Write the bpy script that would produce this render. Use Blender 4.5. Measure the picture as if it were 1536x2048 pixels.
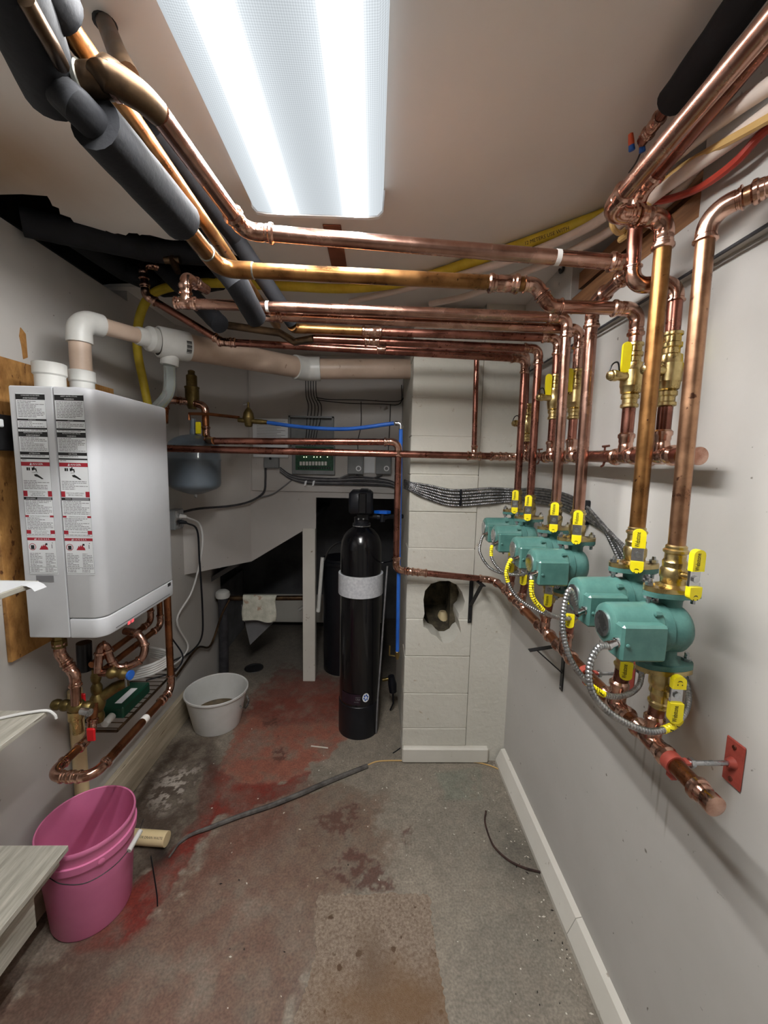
import bpy, math, random
import numpy as np
from mathutils import Vector, Matrix
random.seed(7)
SC = bpy.context.scene
COL = SC.collection
for o in list(bpy.data.objects):
    bpy.data.objects.remove(o)

# ------------------------------------------------------------------ camera
F_PX, W_PX, H_PX = 800.0, 1536.0, 2048.0
YAW, PITCH, ROLL = [math.radians(a) for a in (-1.4585, -6.67, -1.2104)]
CAM = Vector((0, 0, 1.7))
_fw = Vector((-math.sin(YAW) * math.cos(PITCH), math.cos(YAW) * math.cos(PITCH), math.sin(PITCH)))
_r0 = Vector((math.cos(YAW), math.sin(YAW), 0))
_d0 = _fw.cross(_r0)
_r = _r0 * math.cos(ROLL) + _d0 * math.sin(ROLL)
_d = _d0 * math.cos(ROLL) - _r0 * math.sin(ROLL)
cd = bpy.data.cameras.new('camera')
cd.sensor_fit = 'HORIZONTAL'
cd.sensor_width = 36.0
cd.lens = F_PX / W_PX * 36.0
cd.clip_start = 0.02
cam = bpy.data.objects.new('camera', cd)
COL.objects.link(cam)
cam.matrix_world = Matrix(((_r.x, -_d.x, -_fw.x, CAM.x), (_r.y, -_d.y, -_fw.y, CAM.y), (_r.z, -_d.z, -_fw.z, CAM.z), (0, 0, 0, 1)))
SC.camera = cam
# ------------------------------------------------------------------ world / exposure
wd = bpy.data.worlds.new('world')
SC.world = wd
wd.use_nodes = True
wd.node_tree.nodes['Background'].inputs[0].default_value = (0.55, 0.6, 0.65, 1)
wd.node_tree.nodes['Background'].inputs[1].default_value = 0.05
SC.view_settings.view_transform = 'Standard'
SC.view_settings.look = 'None'
SC.view_settings.gamma = 1
SC.view_settings.use_curve_mapping = False
SC.view_settings.exposure = 0.0
LAMP_CORE = 255.0      # brightness of the tube bands in the ceiling light's lens
LAMP_BASE = 0.74


def at(x, y, X=None, Y=None, Z=None):
    """surveyed point: photo pixel -> point on a known plane of the room"""
    v = _r * ((x - 768) / F_PX) + _d * ((y - 1024) / F_PX) + _fw
    t = (X - CAM.x) / v.x if X is not None else (Y - CAM.y) / v.y if Y is not None else (Z - CAM.z) / v.z
    return CAM + v * t


# ------------------------------------------------------------------ mesh builder
def V(*a):
    return Vector(a)


def frames(path):
    P = [Vector(p) for p in path]
    n = len(P)
    T = []
    for i in range(n):
        a = P[max(i - 1, 0)]
        b = P[min(i + 1, n - 1)]
        t = b - a
        if t.length < 1e-9:
            t = T[-1] if T else Vector((0, 0, 1))
        T.append(t.normalized())
    up = Vector((0, 0, 1)) if abs(T[0].z) < 0.9 else Vector((0, 1, 0))
    u = (up - T[0] * up.dot(T[0])).normalized()
    out = []
    for i in range(n):
        if i:
            q = T[i - 1].rotation_difference(T[i])
            u = q @ u
            u = (u - T[i] * u.dot(T[i])).normalized()
        out.append((P[i], T[i], u, T[i].cross(u)))
    return out


class MB:
    def __init__(s):
        s.v, s.f, s.m = [], [], []
        s.slot = 0

    def add(s, vs, fs):
        o = len(s.v)
        s.v += [tuple(v) for v in vs]
        s.f += [tuple(i + o for i in f) for f in fs]
        s.m += [s.slot] * len(fs)
        return s

    def tube(s, path, r, n=14, cap=True):
        fr = frames(path)
        rr = r if isinstance(r, (list, tuple)) else [r] * len(fr)
        vs, fs = [], []
        for (p, t, u, w), q in zip(fr, rr):
            q = max(q, 1e-5)
            for k in range(n):
                a = 2 * math.pi * k / n
                vs.append(p + u * (q * math.cos(a)) + w * (q * math.sin(a)))
        for i in range(len(fr) - 1):
            for k in range(n):
                k2 = (k + 1) % n
                fs.append((i * n + k, i * n + k2, (i + 1) * n + k2, (i + 1) * n + k))
        if cap:
            fs.append(tuple(range(n - 1, -1, -1)))
            fs.append(tuple(range((len(fr) - 1) * n, len(fr) * n)))
        return s.add(vs, fs)

    def lathe(s, prof, base, axis=(0, 0, 1), n=24, cap=True):
        """prof: (height, radius) pairs along axis from base"""
        b, a = Vector(base), Vector(axis).normalized()
        up = Vector((0, 1, 0)) if abs(a.y) < 0.9 else Vector((1, 0, 0))
        u = (up - a * up.dot(a)).normalized()
        w = a.cross(u)
        vs, fs = [], []
        for h, q in prof:
            q = max(q, 1e-5)
            for k in range(n):
                t = 2 * math.pi * k / n
                vs.append(b + a * h + u * (q * math.cos(t)) + w * (q * math.sin(t)))
        for i in range(len(prof) - 1):
            for k in range(n):
                k2 = (k + 1) % n
                fs.append((i * n + k, i * n + k2, (i + 1) * n + k2, (i + 1) * n + k))
        if cap:
            fs.append(tuple(range(n - 1, -1, -1)))
            fs.append(tuple(range((len(prof) - 1) * n, len(prof) * n)))
        return s.add(vs, fs)

    def box(s, a, b, bev=0.0, M=None):
        x0, y0, z0 = [min(p, q) for p, q in zip(a, b)]
        x1, y1, z1 = [max(p, q) for p, q in zip(a, b)]
        e = min(bev, (x1 - x0) / 2.01, (y1 - y0) / 2.01, (z1 - z0) / 2.01)
        if e <= 0:
            vs = [(x, y, z) for x in (x0, x1) for y in (y0, y1) for z in (z0, z1)]
            fs = [(0, 1, 3, 2), (4, 6, 7, 5), (0, 4, 5, 1), (2, 3, 7, 6), (0, 2, 6, 4), (1, 5, 7, 3)]
        else:
            import itertools
            vs, idx = [], {}
            for cx, cy, cz in itertools.product((0, 1), repeat=3):
                for ax in range(3):
                    q = [x1 if cx else x0, y1 if cy else y0, z1 if cz else z0]
                    for k in range(3):
                        if k != ax:
                            q[k] += -e if (cx, cy, cz)[k] else e
                    idx[(cx, cy, cz, ax)] = len(vs)
                    vs.append(tuple(q))
            fs = []
            for ax in range(3):
                o = [k for k in range(3) if k != ax]
                for sd in (0, 1):
                    c = []
                    for p, q in ((0, 0), (1, 0), (1, 1), (0, 1)):
                        k = [0, 0, 0]
                        k[ax] = sd
                        k[o[0]] = p
                        k[o[1]] = q
                        c.append(idx[(*k, ax)])
                    fs.append(tuple(c))
                for p, q in itertools.product((0, 1), repeat=2):
                    def ky(t, w):
                        k = [0, 0, 0]
                        k[ax] = t
                        k[o[0]] = p
                        k[o[1]] = q
                        return idx[(*k, w)]
                    fs.append((ky(0, o[0]), ky(1, o[0]), ky(1, o[1]), ky(0, o[1])))
            for c in itertools.product((0, 1), repeat=3):
                fs.append(tuple(idx[(*c, ax)] for ax in range(3)))
        if M is not None:
            vs = [M @ Vector(v) for v in vs]
        return s.add(vs, fs)

    def prism(s, poly, off):
        """poly: list of 3D points (planar), extruded by the vector off"""
        n = len(poly)
        off = Vector(off)
        vs = [Vector(p) for p in poly] + [Vector(p) + off for p in poly]
        fs = [tuple(range(n - 1, -1, -1)), tuple(range(n, 2 * n))]
        fs += [(k, (k + 1) % n, n + (k + 1) % n, n + k) for k in range(n)]
        return s.add(vs, fs)

    def ball(s, c, r, n=16, sc=(1, 1, 1)):
        m = n // 2
        vs, fs = [], []
        for i in range(m + 1):
            t = math.pi * i / m
            for k in range(n):
                a = 2 * math.pi * k / n
                q = max(math.sin(t), 1e-4)
                vs.append((c[0] + r * sc[0] * q * math.cos(a), c[1] + r * sc[1] * q * math.sin(a), c[2] + r * sc[2] * math.cos(t)))
        for i in range(m):
            for k in range(n):
                k2 = (k + 1) % n
                fs.append((i * n + k, (i + 1) * n + k, (i + 1) * n + k2, i * n + k2))
        return s.add(vs, fs)

    def mesh(s, name, mats, smooth=True, sharp=38):
        me = bpy.data.meshes.new(name)
        me.from_pydata(s.v, [], s.f)
        for m in (mats if isinstance(mats, (list, tuple)) else [mats]):
            me.materials.append(m)
        if any(s.m):
            me.polygons.foreach_set('material_index', s.m)
        import bmesh
        bm = bmesh.new()
        bm.from_mesh(me)
        bmesh.ops.recalc_face_normals(bm, faces=bm.faces)
        bm.to_mesh(me)
        bm.free()
        if smooth:
            me.polygons.foreach_set('use_smooth', [True] * len(me.polygons))
            me.set_sharp_from_angle(angle=math.radians(sharp))
        me.update()
        return me

    def build(s, name, mats, parent=None, local=False, smooth=True, sharp=38):
        if parent is not None and not local:
            o = origin(parent)
            s.v = [(v[0] - o.x, v[1] - o.y, v[2] - o.z) for v in s.v]
        me = s.mesh(name, mats, smooth, sharp)
        ob = bpy.data.objects.new(name, me)
        COL.objects.link(ob)
        ob.parent = parent
        return ob


def origin(o):
    q = Vector((0, 0, 0))
    while o is not None:
        q = q + o.location
        o = o.parent
    return q


def tag(o, label=None, cat=None, group=None, kind=None):
    if label:
        o['label'] = label
    if cat:
        o['category'] = cat
    if group:
        o['group'] = group
    if kind:
        o['kind'] = kind
    return o


def thing(name, label, cat, loc=(0, 0, 0), group=None, rz=0.0):
    o = bpy.data.objects.new(name, None)
    o.empty_display_size = 0.05
    COL.objects.link(o)
    o.location = loc
    o.rotation_euler = (0, 0, rz)
    return tag(o, label, cat, group)


def link_copy(o, parent=None):
    c = o.copy()
    COL.objects.link(c)
    c.parent = parent
    for ch in list(o.children):
        link_copy(ch, c)
    return c


def struct(name, mb, mats, label=None, cat=None, parent=None, smooth=False):
    o = mb.build(name, mats, parent, smooth=smooth)
    if parent is None:
        tag(o, label, cat, kind='structure')
    return o


def smooth_path(pts, n=8):
    """Catmull-Rom through the points"""
    P = [Vector(p) for p in pts]
    P = [P[0] * 2 - P[1]] + P + [P[-1] * 2 - P[-2]]
    out = []
    for i in range(1, len(P) - 2):
        a, b, c, d = P[i - 1], P[i], P[i + 1], P[i + 2]
        for k in range(n):
            t = k / n
            out.append(0.5 * ((2 * b) + (c - a) * t + (2 * a - 5 * b + 4 * c - d) * t * t + (3 * b - a - 3 * c + d) * t ** 3))
    out.append(P[-2])
    return out


def text_mb(body, size, M, mb=None, res=2, ext=0.0, align='CENTER', bold=0.0):
    """lettering as flat mesh, placed with matrix M"""
    cu = bpy.data.curves.new('t', 'FONT')
    cu.body = body
    cu.size = size
    cu.align_x = align
    cu.align_y = 'CENTER'
    cu.resolution_u = res
    cu.extrude = ext
    cu.offset = bold
    ob = bpy.data.objects.new('t', cu)
    COL.objects.link(ob)
    dg = bpy.context.evaluated_depsgraph_get()
    me = bpy.data.meshes.new_from_object(ob.evaluated_get(dg))
    mb = mb or MB()
    mb.add([M @ v.co for v in me.vertices], [tuple(p.vertices) for p in me.polygons])
    bpy.data.objects.remove(ob)
    bpy.data.curves.remove(cu)
    bpy.data.meshes.remove(me)
    return mb


# ------------------------------------------------------------------ materials
def nodes(name):
    m = bpy.data.materials.new(name)
    m.use_nodes = True
    nt = m.node_tree
    return m, nt, nt.nodes['Principled BSDF']


def _n(nt, typ, **kw):
    n = nt.nodes.new(typ)
    for k, v in kw.items():
        setattr(n, k, v)
    return n


def srgb(*c):
    return tuple(((x / 255) / 12.92 if x / 255 <= 0.04045 else ((x / 255 + 0.055) / 1.055) ** 2.4) for x in c) + (1,)


def mat(name, c1, c2=None, rough=0.5, metal=0.0, scale=8.0, detail=6.0, contrast=(0.35, 0.65), rvar=0.0, bump=0.0, bscale=None,
        stretch=None, spots=None, coat=0.0, ior=1.45, alpha=None, trans=0.0, emit=None):
    m, nt, b = nodes(name)
    L = nt.links
    tc = _n(nt, 'ShaderNodeTexCoord')
    src = tc.outputs['Object']
    if stretch:
        mp = _n(nt, 'ShaderNodeMapping')
        mp.inputs['Scale'].default_value = stretch
        L.new(src, mp.inputs['Vector'])
        src = mp.outputs[0]
    b.inputs['Roughness'].default_value = rough
    b.inputs['Metallic'].default_value = metal
    b.inputs['IOR'].default_value = ior
    b.inputs['Coat Weight'].default_value = coat
    b.inputs['Base Color'].default_value = c1
    if trans:
        b.inputs['Transmission Weight'].default_value = trans
    if alpha is not None:
        b.inputs['Alpha'].default_value = alpha
    if emit:
        b.inputs['Emission Color'].default_value = c1
        b.inputs['Emission Strength'].default_value = emit
    if c2 is not None or rvar:
        nz = _n(nt, 'ShaderNodeTexNoise')
        nz.inputs['Scale'].default_value = scale
        nz.inputs['Detail'].default_value = detail
        nz.inputs['Roughness'].default_value = 0.62
        L.new(src, nz.inputs['Vector'])
        cr = _n(nt, 'ShaderNodeValToRGB')
        cr.color_ramp.elements[0].position = contrast[0]
        cr.color_ramp.elements[1].position = contrast[1]
        cr.color_ramp.elements[0].color = c1
        cr.color_ramp.elements[1].color = c2 or c1
        L.new(nz.outputs[0], cr.inputs[0])
        col = cr.outputs[0]
        if spots:
            n2 = _n(nt, 'ShaderNodeTexNoise')
            n2.inputs['Scale'].default_value = spots[1]
            n2.inputs['Detail'].default_value = 3
            L.new(src, n2.inputs['Vector'])
            c3 = _n(nt, 'ShaderNodeValToRGB')
            c3.color_ramp.elements[0].position = spots[2]
            c3.color_ramp.elements[1].position = spots[2] + 0.05
            c3.color_ramp.elements[0].color = (0, 0, 0, 1)
            L.new(n2.outputs[0], c3.inputs[0])
            mx = _n(nt, 'ShaderNodeMix', data_type='RGBA')
            L.new(c3.outputs[0], mx.inputs[0])
            L.new(col, mx.inputs[6])
            mx.inputs[7].default_value = spots[0]
            col = mx.outputs[2]
        L.new(col, b.inputs['Base Color'])
        if rvar:
            mr = _n(nt, 'ShaderNodeMapRange')
            mr.inputs[1].default_value = 0.3
            mr.inputs[2].default_value = 0.7
            mr.inputs[3].default_value = rough - rvar
            mr.inputs[4].default_value = rough + rvar
            L.new(nz.outputs[0], mr.inputs[0])
            L.new(mr.outputs[0], b.inputs['Roughness'])
    if bump:
        n3 = _n(nt, 'ShaderNodeTexNoise')
        n3.inputs['Scale'].default_value = bscale or scale * 4
        n3.inputs['Detail'].default_value = 6
        L.new(src, n3.inputs['Vector'])
        bp = _n(nt, 'ShaderNodeBump')
        bp.inputs['Strength'].default_value = bump
        bp.inputs['Distance'].default_value = 0.01
        L.new(n3.outputs[0], bp.inputs['Height'])
        L.new(bp.outputs[0], b.inputs['Normal'])
    return m


M = {}
M['copper'] = mat('new_copper', srgb(142, 101, 86), srgb(202, 162, 145), rough=0.25, metal=1, scale=11, rvar=0.08, contrast=(0.3, 0.7), bump=0.02, bscale=60)
M['fitting'] = mat('copper_fitting', srgb(160, 116, 98), srgb(220, 180, 161), rough=0.2, metal=1, scale=24, rvar=0.07, bump=0.04, bscale=80)
M['oldcopper'] = mat('aged_copper', srgb(122, 84, 48), srgb(170, 124, 76), rough=0.34, metal=0.9, scale=14, rvar=0.1, spots=(srgb(70, 42, 30), 60, 0.66), bump=0.03)
M['brown_copper'] = mat('brown_copper', srgb(116, 72, 48), srgb(166, 108, 72), rough=0.3, metal=0.95, scale=9, rvar=0.08)
M['redcopper'] = mat('oxidised_copper', srgb(119, 77, 66), srgb(171, 117, 102), rough=0.28, metal=1, scale=9, rvar=0.09, spots=(srgb(96, 52, 44), 40, 0.66))
M['dullcopper'] = mat('tarnished_copper', srgb(58, 46, 36), srgb(108, 86, 64), rough=0.4, metal=0.9, scale=12, rvar=0.1)
M['brass'] = mat('brass', srgb(172, 148, 96), srgb(214, 194, 142), rough=0.3, metal=1, scale=20, rvar=0.07, bump=0.05, bscale=150)
M['darkbrass'] = mat('dull_brass', srgb(96, 82, 48), srgb(136, 118, 74), rough=0.42, metal=0.9, scale=20, rvar=0.07)
M['solder'] = mat('solder', srgb(116, 118, 112), srgb(160, 160, 152), rough=0.4, metal=0.7, scale=40)
M['steel'] = mat('zinc_steel', srgb(160, 164, 168), srgb(208, 210, 212), rough=0.28, metal=1, scale=30, rvar=0.08)
M['chrome'] = mat('chrome', srgb(200, 200, 202), rough=0.1, metal=1)
M['armor'] = mat('armored_conduit', srgb(150, 152, 154), srgb(198, 198, 198), rough=0.3, metal=0.95, scale=30)
M['armordark'] = mat('dull_conduit', srgb(84, 84, 86), srgb(150, 150, 150), rough=0.4, metal=0.9, scale=60)
M['agedpink'] = mat('weathered_copper', srgb(132, 94, 72), srgb(188, 146, 114), rough=0.34, metal=0.95, scale=12, rvar=0.1, spots=(srgb(96, 66, 52), 50, 0.64))
M['green'] = mat('green_pump_paint', srgb(70, 112, 106), srgb(82, 126, 118), rough=0.34, scale=30, coat=0.25, bump=0.015, bscale=200)
M['greencast'] = mat('green_cast_iron', srgb(64, 106, 101), srgb(82, 124, 117), rough=0.42, scale=30, bump=0.12, bscale=180)
M['yellow'] = mat('yellow_grip', srgb(236, 216, 20), srgb(246, 230, 40), rough=0.35, scale=20)
M['yellowhose'] = mat('yellow_gas_hose', srgb(190, 164, 40), srgb(214, 190, 62), rough=0.5, scale=12)
M['blackprint'] = mat('black_print', srgb(24, 24, 26), rough=0.6)
M['greyprint'] = mat('grey_print', srgb(128, 128, 132), rough=0.7)
M['redprint'] = mat('red_print', srgb(160, 30, 46), rough=0.6)
M['whiteprint'] = mat('white_print', srgb(232, 234, 236), rough=0.5)
M['paper'] = mat('white_label', srgb(222, 225, 228), rough=0.5)
M['boiler'] = mat('white_powder_coat', srgb(196, 198, 202), srgb(204, 206, 210), rough=0.38, scale=3)
M['boilergap'] = mat('panel_seam', srgb(96, 98, 104), rough=0.6)
M['pvc'] = mat('white_pvc', srgb(194, 194, 190), srgb(206, 206, 202), rough=0.35, scale=8)
M['beigepipe'] = mat('beige_vent_pipe', srgb(178, 156, 138), srgb(196, 174, 156), rough=0.42, scale=5, spots=(srgb(150, 126, 108), 26, 0.69))
M['clearpvc'] = mat('clear_pvc', srgb(214, 222, 220), rough=0.15, trans=0.75, ior=1.2)
M['foam'] = mat('black_foam', srgb(15, 16, 20), srgb(26, 28, 34), rough=0.8, scale=9, bump=0.1, bscale=90)
M['black'] = mat('black_plastic', srgb(16, 17, 22), srgb(24, 26, 32), rough=0.35, scale=12)
M['tankblack'] = mat('gloss_black_tank', srgb(9, 9, 12), srgb(13, 13, 17), rough=0.2, scale=10, coat=0.3)
M['blackmetal'] = mat('black_metal', srgb(20, 20, 22), srgb(34, 34, 36), rough=0.45, scale=20)
M['cable'] = mat('dark_cable', srgb(44, 44, 48), srgb(66, 66, 70), rough=0.5, scale=20)
M['greycable'] = mat('grey_cable', srgb(104, 104, 106), srgb(130, 130, 132), rough=0.5, scale=20)
M['whitecable'] = mat('white_cable', srgb(222, 222, 220), rough=0.4)
M['blue'] = mat('blue_tubing', srgb(30, 84, 170), srgb(44, 100, 190), rough=0.3, scale=9)
M['bluegrip'] = mat('blue_handle', srgb(10, 88, 190), rough=0.4)
M['redhose'] = mat('red_tubing', srgb(164, 52, 40), srgb(190, 74, 58), rough=0.4, scale=9)
M['redgrip'] = mat('red_handle', srgb(196, 22, 30), rough=0.4)
M['pex'] = mat('pex_tubing', srgb(214, 196, 184), srgb(228, 214, 204), rough=0.35, scale=6)
M['tanhose'] = mat('tan_cable', srgb(196, 158, 96), srgb(212, 176, 116), rough=0.45, scale=8)
M['tankgrey'] = mat('grey_tank_paint', srgb(92, 102, 112), srgb(104, 114, 124), rough=0.32, scale=5, coat=0.2)
M['greybox'] = mat('grey_box', srgb(112, 116, 118), srgb(128, 130, 132), rough=0.45, scale=10)
M['pcb'] = mat('circuit_board', srgb(18, 60, 40), srgb(30, 84, 56), rough=0.4, scale=50)
M['led'] = mat('indicator_light', srgb(240, 246, 180), emit=4.0)
M['pink'] = mat('pink_plastic', srgb(212, 118, 160), srgb(222, 128, 170), rough=0.36, scale=5)
M['whiteplastic'] = mat('white_plastic', srgb(206, 206, 202), srgb(218, 218, 216), rough=0.35, scale=6, spots=(srgb(120, 112, 100), 90, 0.74))
M['murky'] = mat('murky_water', srgb(70, 58, 40), srgb(104, 88, 62), rough=0.12, scale=14)
M['osb'] = mat('strand_board', srgb(128, 84, 40), srgb(190, 142, 82), rough=0.65, scale=16, stretch=(1, 1.6, 0.7), contrast=(0.32, 0.62), bump=0.3, bscale=40, spots=(srgb(96, 56, 26), 30, 0.64))
M['greywood'] = mat('weathered_wood', srgb(150, 146, 134), srgb(190, 186, 174), rough=0.7, scale=6, stretch=(9, 0.9, 9), bump=0.1, spots=(srgb(96, 88, 76), 9, 0.7))
M['brownwood'] = mat('brown_lumber', srgb(108, 74, 48), srgb(146, 104, 70), rough=0.7, scale=6, stretch=(9, 0.8, 9))
M['rawwood'] = mat('raw_wood', srgb(112, 64, 44), srgb(132, 80, 58), rough=0.75, scale=9)
M['towel'] = mat('towel', srgb(196, 196, 180), srgb(224, 222, 208), rough=0.9, scale=18, bump=0.4, bscale=120, spots=(srgb(186, 160, 138), 14, 0.62))
M['redplate'] = mat('red_iron', srgb(140, 58, 48), srgb(166, 76, 64), rough=0.5, scale=25)
M['cream'] = mat('cream_pipe', srgb(222, 200, 152), srgb(232, 212, 168), rough=0.4, scale=6)
M['strip'] = mat('grey_strip', srgb(58, 54, 52), srgb(100, 96, 92), rough=0.6, scale=20, bump=0.1)
M['root'] = mat('dark_twig', srgb(40, 26, 24), srgb(70, 48, 42), rough=0.8, scale=40)
M['tape'] = mat('white_tape', srgb(222, 218, 214), rough=0.5)
M['foamwrap'] = mat('white_foam_wrap', srgb(178, 180, 186), srgb(206, 207, 210), rough=0.75, scale=60, bump=0.15, bscale=160)
M['darkcavity'] = mat('hollow_shade', srgb(26, 24, 26), srgb(48, 42, 38), rough=0.9, scale=4)  # near-black surface colour puts in the shade of hollows and openings
M['cave'] = mat('broken_masonry', srgb(58, 52, 42), srgb(104, 95, 76), rough=0.95, scale=14, bump=0.6, bscale=40)
M['lamphouse'] = mat('white_fixture', srgb(226, 228, 230), rough=0.4)
M['debris'] = mat('pale_debris', srgb(206, 200, 188), rough=0.8)
M['grime'] = mat('dark_debris', srgb(40, 36, 32), rough=0.9)

# ------------------------------------------------------------------ setting
XL, XR, XF = -1.24, 0.78, 0.755          # left wall, right wall, upper fascia face
YB, YP, ZC = 2.99, 2.13, 2.53            # back panel, block pier face, ceiling
XPL = 0.187                              # pier's left corner
YN = -1.9                                # wall behind the camera


def paint(name, c1, c2, spot, thr=0.70, sscale=34, blob=None, bump=0.05, drip=False):
    """painted wall: soft mottling, small scuffs, optional stain with its own place"""
    m = mat(name, c1, c2, rough=0.6, scale=1.7, contrast=(0.35, 0.7), spots=(spot, sscale, thr), bump=bump, bscale=30)
    if blob:
        nt = m.node_tree
        b = nt.nodes['Principled BSDF']
        col = b.inputs['Base Color'].links[0].from_socket
        for (cx, cy, cz), rad, colr, amt in blob:
            ge = _n(nt, 'ShaderNodeNewGeometry')
            nz = _n(nt, 'ShaderNodeTexNoise')
            nz.inputs['Scale'].default_value = 5
            nz.inputs['Detail'].default_value = 5
            mx0 = _n(nt, 'ShaderNodeVectorMath', operation='SUBTRACT')
            nt.links.new(ge.outputs['Position'], mx0.inputs[0])
            mx0.inputs[1].default_value = (cx, cy, cz)
            dv = _n(nt, 'ShaderNodeVectorMath', operation='DIVIDE')
            nt.links.new(mx0.outputs[0], dv.inputs[0])
            dv.inputs[1].default_value = rad
            ln = _n(nt, 'ShaderNodeVectorMath', operation='LENGTH')
            nt.links.new(dv.outputs[0], ln.inputs[0])
            ad = _n(nt, 'ShaderNodeMath', operation='ADD')
            nt.links.new(ln.outputs['Value'], ad.inputs[0])
            nt.links.new(nz.outputs[0], ad.inputs[1])
            mr = _n(nt, 'ShaderNodeMapRange')
            mr.inputs[1].default_value = 0.7
            mr.inputs[2].default_value = 1.6
            mr.inputs[3].default_value = amt
            mr.inputs[4].default_value = 0.0
            nt.links.new(ad.outputs[0], mr.inputs[0])
            mx = _n(nt, 'ShaderNodeMix', data_type='RGBA')
            nt.links.new(mr.outputs[0], mx.inputs[0])
            nt.links.new(col, mx.inputs[6])
            mx.inputs[7].default_value = colr
            col = mx.outputs[2]
        nt.links.new(col, b.inputs['Base Color'])
    return m


M['wall'] = paint('white_wall_paint', srgb(180, 177, 172), srgb(191, 188, 184), srgb(112, 106, 98), thr=0.715, sscale=46,
                  blob=[((0.78, 0.86, 1.02), (0.3, 0.10, 0.12), srgb(160, 132, 100), 0.45), ((0.78, 0.90, 1.12), (0.3, 0.03, 0.07), srgb(128, 88, 44), 0.7)]
                  + [((0.78, y_, z_), (0.3, 0.006, h_), srgb(120, 108, 92), 0.5) for y_, z_, h_ in ((1.03, .90, .08), (.99, .86, .06), (.965, .84, .1), (1.07, .92, .07), (.93, .80, .07))])
M['wall_dim'] = paint('grey_white_paint', srgb(180, 176, 172), srgb(192, 188, 184), srgb(120, 108, 100), thr=0.73, sscale=22)
M['block'] = paint('painted_block', srgb(194, 191, 180), srgb(206, 203, 194), srgb(176, 166, 150), thr=0.70, sscale=26, bump=0.5)
M['ceiling'] = paint('ceiling_paint', srgb(220, 214, 208), srgb(226, 221, 216), srgb(186, 178, 172), thr=0.76, sscale=12,
                     blob=[((-1.15, 1.25, 2.53), (0.5, 0.32, 0.3), srgb(150, 112, 66), 0.75)], bump=0.04)
M['board'] = paint('old_white_board', srgb(200, 196, 186), srgb(214, 210, 202), srgb(140, 126, 108), thr=0.69, sscale=20)
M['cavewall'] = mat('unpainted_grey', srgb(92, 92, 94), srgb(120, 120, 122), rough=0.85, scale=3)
M['sill'] = mat('stained_plank', srgb(168, 156, 134), srgb(196, 184, 162), rough=0.75, scale=5, stretch=(9, 0.7, 9), spots=(srgb(120, 100, 76), 8, 0.66), bump=0.1)


# floor: worn painted concrete; paint patches and stains are colours of the floor itself
def vnoise(x, y, sc, seed):
    rs = np.random.RandomState(seed)
    g = rs.rand(64, 64)
    X, Y = x * sc, y * sc
    i, j = np.floor(X).astype(int), np.floor(Y).astype(int)
    fx, fy = X - i, Y - j
    fx = fx * fx * (3 - 2 * fx)
    fy = fy * fy * (3 - 2 * fy)
    q = lambda a, b: g[a % 64, b % 64]
    return (q(i, j) * (1 - fx) + q(i + 1, j) * fx) * (1 - fy) + (q(i, j + 1) * (1 - fx) + q(i + 1, j + 1) * fx) * fy


def fbm(x, y, sc, seed, oct=5):
    v, a, s = 0, 0.5, 0
    for k in range(oct):
        v = v + a * vnoise(x + 3.7 * k, y + 1.9 * k, sc * 2 ** k, seed + k)
        s += a
        a *= 0.55
    return v / s


def poly_sd(x, y, poly):
    """signed distance (negative inside) of grid points to a polygon"""
    d = np.full(x.shape, 1e9)
    ins = np.zeros(x.shape, bool)
    n = len(poly)
    for k in range(n):
        ax, ay = poly[k]
        bx, by = poly[(k + 1) % n]
        ex, ey = bx - ax, by - ay
        t = np.clip(((x - ax) * ex + (y - ay) * ey) / (ex * ex + ey * ey), 0, 1)
        d = np.minimum(d, np.hypot(x - ax - t * ex, y - ay - t * ey))
        c = ((ay > y) != (by > y)) & (x < (bx - ax) * (y - ay) / (by - ay + 1e-12) + ax)
        ins ^= c
    return np.where(ins, -d, d)


def px_poly(pts):
    return [tuple(at(x, y, Z=0.0)[:2]) for x, y in pts]


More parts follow.
